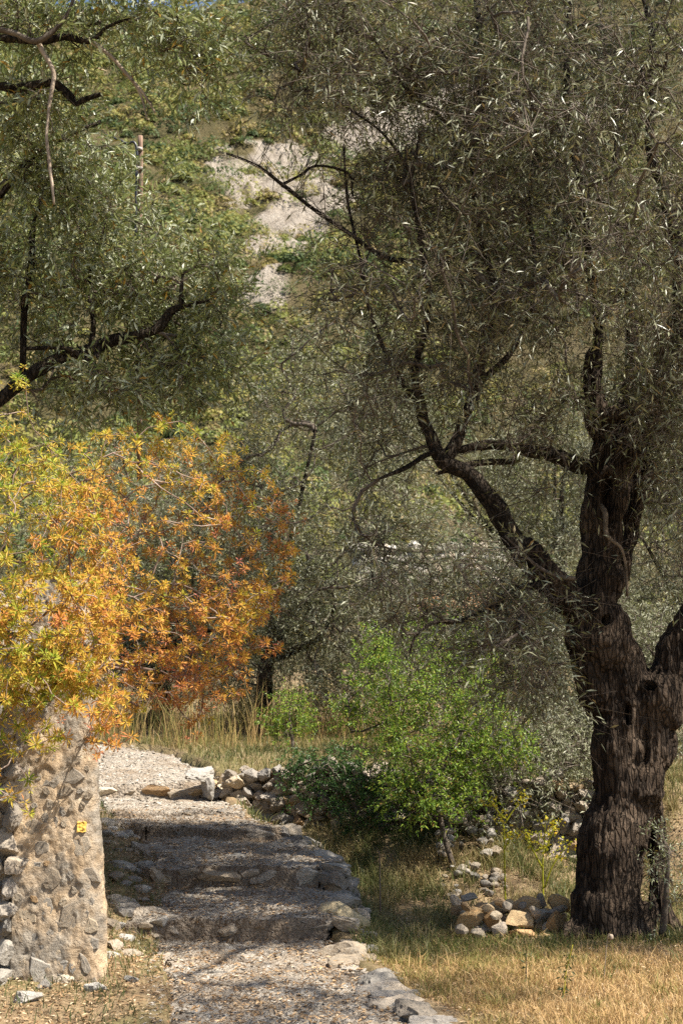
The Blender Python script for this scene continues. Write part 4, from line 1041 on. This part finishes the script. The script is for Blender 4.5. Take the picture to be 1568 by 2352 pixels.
# ------------------------------------------------------------------ middle-distance olives
def mid_olive(label, base, crowns, seed, n, L=.075, Wd=.017, per=9, mat='olive_leaf_far', trunk_r=.13, n_tw=11):
    r = np.random.default_rng(seed); bx, by = base; bz = H1(bx, by)
    tr = thing('olive_tree', label, 'tree', (0, 0, 0), 'olive trees on the terraces behind')
    tot = sum(c[1][0] * c[1][2] for c in crowns)
    T = np.concatenate([ell(r, c, rad, int(n * rad[0] * rad[2] / tot), .25) for c, rad in crowns])
    T = T[T[:, 2] > H(T[:, 0], T[:, 1]) + .15]
    cz = np.mean([c[0][2] for c in crowns]); cx = np.mean([c[0][0] for c in crowns])
    p0 = np.array([bx, by, bz - .2]); p1 = np.array([bx + r.uniform(-.2, .2), by, bz + (cz - bz) * .5])
    C = catmull(np.array([p0, (p0 + p1) / 2 + r.normal(scale=.08, size=3), p1]), 6)
    tb = Tubes(); tb.add(C, np.linspace(trunk_r * 1.3, trunk_r * .85, len(C)) * (1 + .15 * fbm(C * 6, 2, seed)), 9, True, wob=.12, rng=r)
    obj('trunk', tb.mesh('trunk'), M['bark'], tr)
    limbs = [(C, None)]
    for k in range(5):
        c, rad = crowns[k % len(crowns)]; e = np.asarray(c) + unit(r.normal(size=3)) * np.asarray(rad) * .55
        Q = catmull(np.array([p1, p1 * .5 + e * .5 + r.normal(scale=.15, size=3) + [0, 0, .1], e]), 6)
        tb = Tubes(); tb.add(Q, np.linspace(trunk_r * .6, .018, len(Q)), 6, True); obj('limb', tb.mesh('limb'), LM, tr); limbs.append((Q, None))
    build_crown(tr, limbs, T, seed + 3, M[mat], M['twig'], n_tw=n_tw, tlen=(.18, .42), per=per, L=L, Wd=Wd, droop=.3, r_twig=.005, tw_r=.003, down=.15, clump=.15)
    return tr
mid_olive('grey-green olive in full sun behind the orange bush, centre of the grove', (-1.15, 20.6), [((-.1, 20.4, 4.9), (1.6, 1.5, 2.9)), ((-1.6, 20.6, 3.8), (1.5, 1.3, 1.8)), ((.25, 20, 2.8), (.8, 1.0, 1.4)), ((.1, 21.8, 2.7), (1.3, .7, .9))], 500, 700)
mid_olive('shaded olive behind the orange bush and the tall dry grass, with a dark slim trunk', (-3.0, 22.2), [((-3.4, 22.4, 4.2), (2.2, 1.5, 2.0)), ((-2.5, 22, 3.0), (1.5, 1.3, .9)), ((-2.6, 23.2, 2.5), (2.3, .7, .85))], 520, 520)
mid_olive('low dense olive with branches down to the ground behind the green bush', (2.6, 17.3), [((2.3, 17, 2.1), (1.5, 1.2, 1.3)), ((1.7, 16.8, 3.0), (.9, 1, .9)), ((3.4, 16.4, 1.5), (1.3, 1, 1.4)), ((2.9, 15.4, .75), (1.0, .7, .85)), (W(1230, 1820, 13.9), (.8, .45, .85)), (W(1150, 1700, 14.4), (.6, .4, .6))], 540, 760, L=.07, Wd=.015)
mid_olive('sunlit pale olive seen to the right of the old trunk', (5.2, 19.5), [((4.7, 19.5, 4.6), (1.5, 1.4, 2.6)), ((5.2, 19, 2.6), (1.2, 1.2, 1.6))], 560, 430)
mid_olive('farther olive whose crown shows between the old olive limbs', (4.1, 27), [((3.9, 27, 6.3), (1.6, 1.4, 1.2)), ((.9, 27.5, 7.3), (1.4, 1.3, .9)), ((4.4, 26.5, 4.2), (1.3, 1.2, 1.4))], 580, 420, L=.1, Wd=.024)
# thin dark post-like trunks below the orange bush
# ------------------------------------------------------------------ bushes
def bush(name, label, cat, base, crowns, seed, n, mat, L, Wd, per, n_tw, tl, stem_mat='twig', stems=(), droop=.1, spread=.9, group=None, shell=.3, rnd=False):
    r = np.random.default_rng(seed); b = thing(name, label, cat, (0, 0, 0), group)
    tot = sum(rad[0] * rad[2] for c, rad in crowns)
    T = np.concatenate([ell(r, c, rad, max(2, int(n * rad[0] * rad[2] / tot)), shell) for c, rad in crowns])
    T = T[T[:, 2] > H(T[:, 0], T[:, 1]) + .03]
    limbs = []
    for s in stems:
        C = catmull(np.array(s, float), 6); tb = Tubes(); tb.add(C, np.linspace(.028, .012, len(C)), 7, True); obj('stem', tb.mesh('stem'), M[stem_mat], b); limbs.append((C, None))
    if not limbs:
        p = np.asarray(base, float); limbs = [(np.array([p, p + [0, 0, .08], p + [0, 0, .2]]), None)]
    build_crown(b, limbs, T, seed + 1, M[mat], M[stem_mat], n_tw=n_tw, tlen=tl, per=per, L=L, Wd=Wd, droop=droop, spread=spread, r_twig=.003, tw_r=.0018, clump=.06)
    return b
gb = (1.16, 13.1, H1(1.16, 13.1) - .05)
bush('green_bush', 'bright green lentisk bush with a leaning stem before the terrace wall', 'bush', gb,
     [(W(985, 1680, 13.5), (.66, .6, .72)), (W(1115, 1735, 13.4), (.50, .5, .36)), (W(890, 1590, 13.6), (.42, .4, .5)), (W(1000, 1830, 13.2), (.34, .3, .2)), (W(1085, 1530, 13.9), (.34, .35, .36)), (W(850, 1490, 13.8), (.18, .2, .24)), (W(965, 1460, 13.8), (.2, .2, .2)), (W(1200, 1700, 13.3), (.24, .2, .14)), (W(795, 1650, 13.6), (.2, .2, .2)), (W(1060, 1830, 13.1), (.2, .2, .16))], 600, 215, 'lentisk_leaf', .046, .016, 10, 9, (.1, .24),
     'twig', [[W(1045, 2000, 13.1), W(1022, 1930, 13.15), W(1003, 1850, 13.25), W(960, 1790, 13.4), W(930, 1700, 13.5)], [W(1003, 1850, 13.25), W(1020, 1760, 13.4), W(1060, 1680, 13.5)]], spread=.8, shell=0)
bush('dark_shrub', 'low dark green shrub spilling over the terrace wall left of the green bush', 'shrub', (0, 0, 0),
     [(W(760, 1800, 14.7), (.40, .35, .28)), (W(850, 1840, 14.3), (.42, .35, .36)), (W(700, 1770, 14.9), (.2, .2, .16))], 620, 110, 'dark_leaf', .04, .016, 10, 8, (.08, .2), 'twig', [[W(830, 1900, 14.4), W(815, 1850, 14.5), W(790, 1800, 14.6)]])
bush('green_shrub', 'small fresh green shrub in front of the grey olive beside the tall dry grass', 'shrub', (0, 0, 0),
     [(W(665, 1645, 17.5), (.30, .3, .30))], 640, 26, 'lentisk_leaf', .045, .017, 9, 8, (.1, .22), 'twig', [[W(675, 1740, 17.5), W(670, 1690, 17.5), W(665, 1650, 17.5)]])
bush('olive_sucker', 'thin silvery olive suckers sprouting at the right side of the trunk base', 'sucker', (0, 0, 0),
     [(W(1535, 2020, 10.6), (.12, .12, .32))], 650, 16, 'olive_leaf', .04, .01, 8, 5, (.08, .2), 'twig', [[W(1520, 2150, 10.65), W(1530, 2050, 10.6), W(1535, 1950, 10.6)]])

# ------------------------------------------------------------------ orange spurge bush
spurge = thing('spurge_bush', 'large orange and yellow tree spurge bush spilling over the stone wall', 'bush', (0, 0, 0))
re = np.random.default_rng(33)
S = np.concatenate([pxell(re, 360, 1300, 9.9, 310, 350, 1.05, 930, .5), pxell(re, 60, 1345, 8.9, 260, 370, 1.0, 480, .55), pxell(re, 200, 1250, 9.6, 330, 300, 1.1, 160, .1),
                    pxell(re, 470, 1480, 9.9, 190, 190, .7, 170, .3), pxell(re, 120, 1640, 8.3, 210, 120, .45, 70, .3), pxell(re, 260, 1660, 8.9, 90, 80, .3, 22, .2), pxell(re, 40, 1810, 7.9, 120, 90, .3, 9, .2), pxell(re, 20, 900, 9.3, 60, 60, .3, 12, .2), pxell(re, 110, 1440, 8.25, 200, 140, .3, 190, .2), pxell(re, 90, 1560, 8.2, 150, 90, .2, 45, .2)])
qx, qy = to_px(S)
# ragged edge
S = S + unit(S - np.array([-1.6, 9.6, 2.6])) * (.16 * fbm(S * 2.6, 2, 41))[:, None]
qx, qy = to_px(S)
ok = ~((fbm(S * 2.1, 3, 47) < -.12) & (re.random(len(S)) < .62) & ~((qx < 260) & (qy > 1300))) & (S[:, 1] > 7.4) & (qx < 705) & (qx > -420)
ok &= ~((qx > 90) & (qx < 330) & (qy > 1725)) & ~(gap(470, 1660, 120, 60) & (re.random(len(S)) < .6)) & ~(gap(330, 1560, 60, 120) & (re.random(len(S)) < .5))
ok &= ~(S[:, 2] < H(S[:, 0], S[:, 1]) + .1) & ~((S[:, 1] > 8.6) & (S[:, 0] < -1.5) & (S[:, 2] < 2.0))
S = S[ok]; qx, qy = to_px(S)
root = np.array([-2.15, 9.9, 1.85])
mains = []
for k in range(11):
    e = S[int(re.integers(len(S)))]; e = root * .45 + e * .55 + re.normal(scale=.12, size=3)
    C = catmull(np.array([root + re.normal(scale=.1, size=3) * [1, 1, .2], root * .55 + e * .45 + [0, 0, .12], e]), 6)
    tb = Tubes(); tb.add(C, np.linspace(.022, .009, len(C)), 7, True); obj('stem', tb.mesh('stem'), M['spurge_stem'], spurge); mains.append((C, None))
br, ends = grow(mains, S, re, .0022, .12, .32, maxr=.006)
tb = Tubes()
for p_, rr in br: tb.add(p_, rr, 4)
obj('branches', tb.mesh('branches'), M['spurge_stem'], spurge, kind='stuff')

def rosette_geo(r, hue, nl=30, L=.053, Wd=.0088):
    """a whorl of narrow leaves round +Z"""
    k = np.arange(nl); t_ = (k + .5) / nl
    el = np.interp(t_, [0, .4, .8, 1], [1.35, .75, .0, -.8]) + r.normal(scale=.30, size=nl)
    az = k * 2.39996 + r.normal(scale=.15, size=nl)
    l = L * np.interp(t_, [0, .3, .8, 1], [.5, .9, 1.0, .9]) * r.uniform(.55, 1.2, nl)
    d = np.stack([np.cos(az) * np.cos(el), np.sin(az) * np.cos(el), np.sin(el)], -1)
    s = np.stack([-np.sin(az), np.cos(az), 0 * az], -1); n = np.cross(s, d)
    b = d * .004 - np.array([0, 0, .022]) * t_[:, None]
    mid = b + d * (l * .55)[:, None]; tip = b + d * l[:, None] - np.array([0, 0, 1]) * (l * .16)[:, None]
    V = np.stack([b, mid - s * Wd * .5 + n * .001, tip, mid + s * Wd * .5 + n * .001], 1)
    F = np.concatenate([k[:, None] * 4 + [0, 2, 1], k[:, None] * 4 + [0, 3, 2]])
    rnd = np.clip(hue + .30 * (t_ - .45) + r.normal(scale=.08, size=nl), 0, 1)
    return V.reshape(-1, 3), F, np.repeat(rnd, 4)
def frame_from(z, roll):
    z = unit(z); a = unit(np.cross(z, [.3, .2, .9])); b = np.cross(z, a)
    return np.stack([a * cos(roll) + b * sin(roll), -a * sin(roll) + b * cos(roll), z], 1)
# hue: greener at the left and near the top, redder low on the right
hue = np.clip(.44 + .15 * vnoise(S * 2.6, 3) - .20 * sstep(280, 20, qx) + .05 * sstep(1250, 1600, qy) * sstep(150, 350, qx) - .10 * sstep(1200, 1000, qy) + re.normal(scale=.11, size=len(S)), .10, .90)
axis_d = unit(ends * .6 + unit(S - root) * .7 + np.array([0, -.10, .35]) + re.normal(scale=.25, size=S.shape))
near = np.argsort(S[:, 1] + .3 * (qx < 0) * 10)[:280]
HUES = np.linspace(.14, .86, 9); RM = []
for i, hv in enumerate(HUES):
    for j in range(3):
        V, F, rn = rosette_geo(np.random.default_rng(900 + i * 3 + j), hv, (32, 26, 20)[j]); RM.append(make_mesh('rosette', V, F, False, {'rnd': rn})); RM[-1].materials.append(M['spurge_leaf'])
from mathutils import Matrix
isnear = np.zeros(len(S), bool); isnear[near] = True
VV = []; FF = []; RR = []; nv = 0
for i in range(len(S)):
    R3 = frame_from(axis_d[i], re.uniform(0, 6.28)); sc = re.uniform(.8, 1.2) * (1.0 if qx[i] > 220 else 1.12)
    if isnear[i]:
        hi = int(np.clip(round((hue[i] - .14) / .72 * 8), 0, 8))
        o = obj('rosette', RM[hi * 3 + int(re.integers(3))], None, spurge)
        m4 = Matrix(((*(R3[0] * sc), S[i][0]), (*(R3[1] * sc), S[i][1]), (*(R3[2] * sc), S[i][2]), (0, 0, 0, 1))); o.matrix_local = m4
    else:
        V, F, rn = rosette_geo(re, hue[i], int(re.integers(18, 32)), re.uniform(.040, .056), .0092); VV.append(V @ R3.T * sc + S[i]); FF.append(F + nv); RR.append(rn); nv += len(V)
# side tufts on branch ends, smaller and redder
for i in range(len(S)):
    for q in range(1):
        V, F, rn = rosette_geo(re, min(hue[i] + .12, .92), 14, .040, .0075)
        R3 = frame_from(unit(axis_d[i] + re.normal(scale=.9, size=3)), 0); c = S[i] - axis_d[i] * re.uniform(.03, .09) + re.normal(scale=.05, size=3)
        VV.append(V @ R3.T + c); FF.append(F + nv); RR.append(rn); nv += len(V)
obj('foliage', make_mesh('foliage', np.concatenate(VV), np.concatenate(FF), False, {'rnd': np.concatenate(RR)}), M['spurge_leaf'], spurge, kind='stuff')

# ------------------------------------------------------------------ yellow umbel plants by the heap, dry stalks
def umbel_plant(label, base_px, d, joints, seed):
    r = np.random.default_rng(seed); base = np.array(W(*base_px, d)); base[2] = H1(base[0], base[1]) - .02
    pnt = thing('fennel_plant', label, 'plant', base, 'yellow flowering umbel plants behind the heap')
    for j, chain in enumerate(joints):
        P = np.array([W(a, b, d) for a, b in chain]) - base
        if j == 0: P = np.vstack([[0, 0, 0], P])
        tb = Tubes(); tb.add(catmull(P, 4), np.linspace(.008, .004, (len(P) - 1) * 4 + 1), 5, True, a=.3); obj('stem', tb.mesh('stem'), M['fennel'], pnt)
        e = P[-1]; V = []; F = []; rn = []; nv = 0
        for c in [e] + [p * .5 + e * .5 for p in P[-2:-1]]:
            for k in range(26):
                dd = unit(r.normal(size=3) + [0, 0, .6]); c2 = c + dd * r.uniform(.02, .10)
                s = unit(np.cross(dd, r.normal(size=3))) * r.uniform(.008, .016); u_ = np.cross(dd, s)
                V.append(np.array([c2 - s, c2 - u_ * .7, c2 + s, c2 + u_ * .7 + dd * .01])); F.append(np.array([[0, 1, 2], [0, 2, 3]]) + nv); nv += 4; rn.append(np.full(4, r.random()))
        obj('flower_head', make_mesh('flower_head', np.concatenate(V), np.concatenate(F), False, {'rnd': np.concatenate(rn)}), M['fennel'], pnt, kind='stuff')
umbel_plant('tall yellow umbel plant standing left of the other behind the heap', (1160, 2060), 11.9, [[(1158, 1960), (1156, 1900), (1150, 1880)], [(1158, 1880), (1140, 1860), (1125, 1840)], [(1160, 1890), (1180, 1860), (1205, 1835)], [(1158, 1950), (1166, 1935), (1170, 1920)]], 1)
umbel_plant('branching yellow umbel plant beside the trunk, right of the taller one', (1248, 2080), 11.8, [[(1246, 2000), (1248, 1950), (1252, 1890)], [(1246, 1995), (1222, 1950), (1205, 1920)], [(1250, 2040), (1268, 1990), (1300, 1945)], [(1250, 1960), (1265, 1920), (1275, 1895)], [(1228, 1955), (1240, 1950), (1250, 1945)]], 2)
def stalk(name, label, cat, pts, d, mat, leaves, seed, r0_=.004):
    r = np.random.default_rng(seed); P = np.array([W(a, b, d) for a, b in pts]); base = P[0].copy(); base[2] = H1(base[0], base[1]) - .01
    o = thing(name, label, cat, base); P = P - base; P[0] = 0
    C = catmull(P, 5); tb = Tubes(); tb.add(C, np.linspace(r0_, r0_ * .5, len(C)), 5, True); obj('stem', tb.mesh('stem'), M[mat], o)
    if leaves:
        k = r.integers(2, len(C), leaves); B = C[k]; dv = unit(r.normal(size=(leaves, 3)) * [1, 1, .3] + [0, 0, .6])
        V, F, rn, _ = leaf_cloud(B, dv, np.full(leaves, .03), 2, .04, .010, seed, .2)
        obj('leaves', make_mesh('leaves', V, F, False, {'rnd': rn * .5}), M['green_grass'], o, kind='stuff')
    return o
stalk('weed_plant', 'tall thin green weed standing in the straw in the foreground', 'plant', [(1290, 2330), (1296, 2270), (1300, 2230), (1315, 2170)], 8.6, 'fennel', 40, 3)
stalk('weed_plant', 'short brown weed stalk in the straw left of the green weed', 'plant', [(1207, 2270), (1208, 2230), (1209, 2190)], 8.9, 'twig', 10, 4)
sh = stalk('seed_stalk', 'pale dry flower stalk with a nodding seed head before the olive trunk', 'plant', [(1386, 2260), (1390, 2200), (1394, 2160), (1398, 2145), (1405, 2150)], 9.3, 'pale_twig', 0, 5, .003)
e = np.array(W(1403, 2152, 9.3)) - np.array(sh.location); me = rock_mesh('seed_head', 77, 2, 4, .8, .95, .1, M['pale_twig']); o = obj('seed_head', me, None, sh); o.location = tuple(e); o.scale = (.016, .016, .02)
stalk('weed_plant', 'dark red dock stalk on the grassy bank beside the kerb', 'plant', [(873, 2020), (872, 1985), (870, 1955)], 11.8, 'spurge_stem', 0, 6, .006)
stalk('weed_plant', 'leafy stem with tiny blossoms at the pillar foot by the grass strip', 'plant', [(260, 2310), (264, 2290), (262, 2275)], 8.5, 'fennel', 14, 8)

# ------------------------------------------------------------------ hillside scrub
def scrub_geo(x, y, z, rad, seed, per=110, size=.16):
    r = np.random.default_rng(seed); n = len(x)
    v = unit(r.normal(size=(n, per, 3))); v[..., 2] = np.abs(v[..., 2]) * .9 - .08
    k = r.uniform(.8, 1.06, (n, per, 1)) * (1 + .25 * vnoise(v.reshape(-1, 3) * 1.7 + np.repeat(x, per)[:, None], 3).reshape(n, per, 1))
    C = np.stack([x, y, z], -1)[:, None] + v * k * rad[:, None, None] * np.array([1, 1, 1.05])
    a = unit(r.normal(size=(n, per, 3)) * .45 + v * 1.2 + [0, 0, .3]); s = unit(np.cross(a, r.normal(size=(n, per, 3)))); u_ = np.cross(a, s)
    q = (size * r.uniform(.5, 1.3, (n, per, 1)))
    q = q * (.45 + y[:, None, None] / 160)
    V = np.stack([C - s * q, C - u_ * q * 1.1, C + s * q], 2).reshape(-1, 3)
    i = np.arange(n * per)[:, None] * 3
    rb = np.clip(r.random(n)[:, None] * 1.1 + r.normal(scale=.10, size=(n, per)) - .05, 0, 1)
    return V, i + [0, 1, 2], np.repeat(rb.ravel(), 3)
rs = np.random.default_rng(61)
n = 5000
y = 36 + 200 * rs.random(n) ** .85; x = rs.uniform(-.30, .30, n) * y
keep0 = (x < .05 * y) | (rs.random(n) < .45)
keep = keep0 & ((scree_mask(x, y) < .35) | (rs.random(n) < .22)) & ~((np.abs(x - 3.4) < 3.4) & (y > 40) & (y < 46)) & ~((y < 46) & (rs.random(n) < .4)); x, y = x[keep], y[keep]
rad = (.5 + 1.6 * rs.random(len(x)) ** 2) * (.6 + y / 200)
V, F, rn = scrub_geo(x, y, H(x, y), rad, 62, 160, .145)
obj('hillside_scrub', make_mesh('hillside_scrub', V, F, False, {'rnd': rn}), M['scrub_leaf'], kind='stuff', label='yellow-green maquis scrub covering the hillside behind the olives')
for (px, py, d, rr, lb) in ((548, 415, 122, 2.2, 'dark rounded scrub bush alone in the middle of the pale scree'), (595, 565, 104, 2.0, 'yellow-green scrub bush between the two lower scree patches'),
                            (545, 525, 108, 1.9, 'olive green scrub bush at the left edge of the lower scree'), (680, 440, 122, 2.0, 'green scrub bush at the right edge of the upper scree'),
                            (640, 690, 92, 1.7, 'low green scrub bush beside the lowest strip of scree'), (480, 440, 122, 1.8, 'pale green scrub bush at the lower left corner of the upper scree')):
    u = (px * 682 / 1568 - 341) / FPX; x = np.array([u * d * 1.02]); y = np.array([float(d)])
    # slide along the view line to where it meets the slope
    for dd in np.linspace(60, 220, 400):
        p = W(px, py, dd)
        if p[2] < H1(p[0], p[1]) + .2: break
    V, F, rn = scrub_geo(np.zeros(1), np.array([0.0]), np.zeros(1), np.array([rr]), int(px), 700, .16)
    thing('scrub_bush', lb, 'bush', (p[0], p[1], H1(p[0], p[1])), 'scrub bushes in the scree', me=make_mesh('scrub_bush', V, F, False, {'rnd': rn}), mat=M['scrub_leaf'])
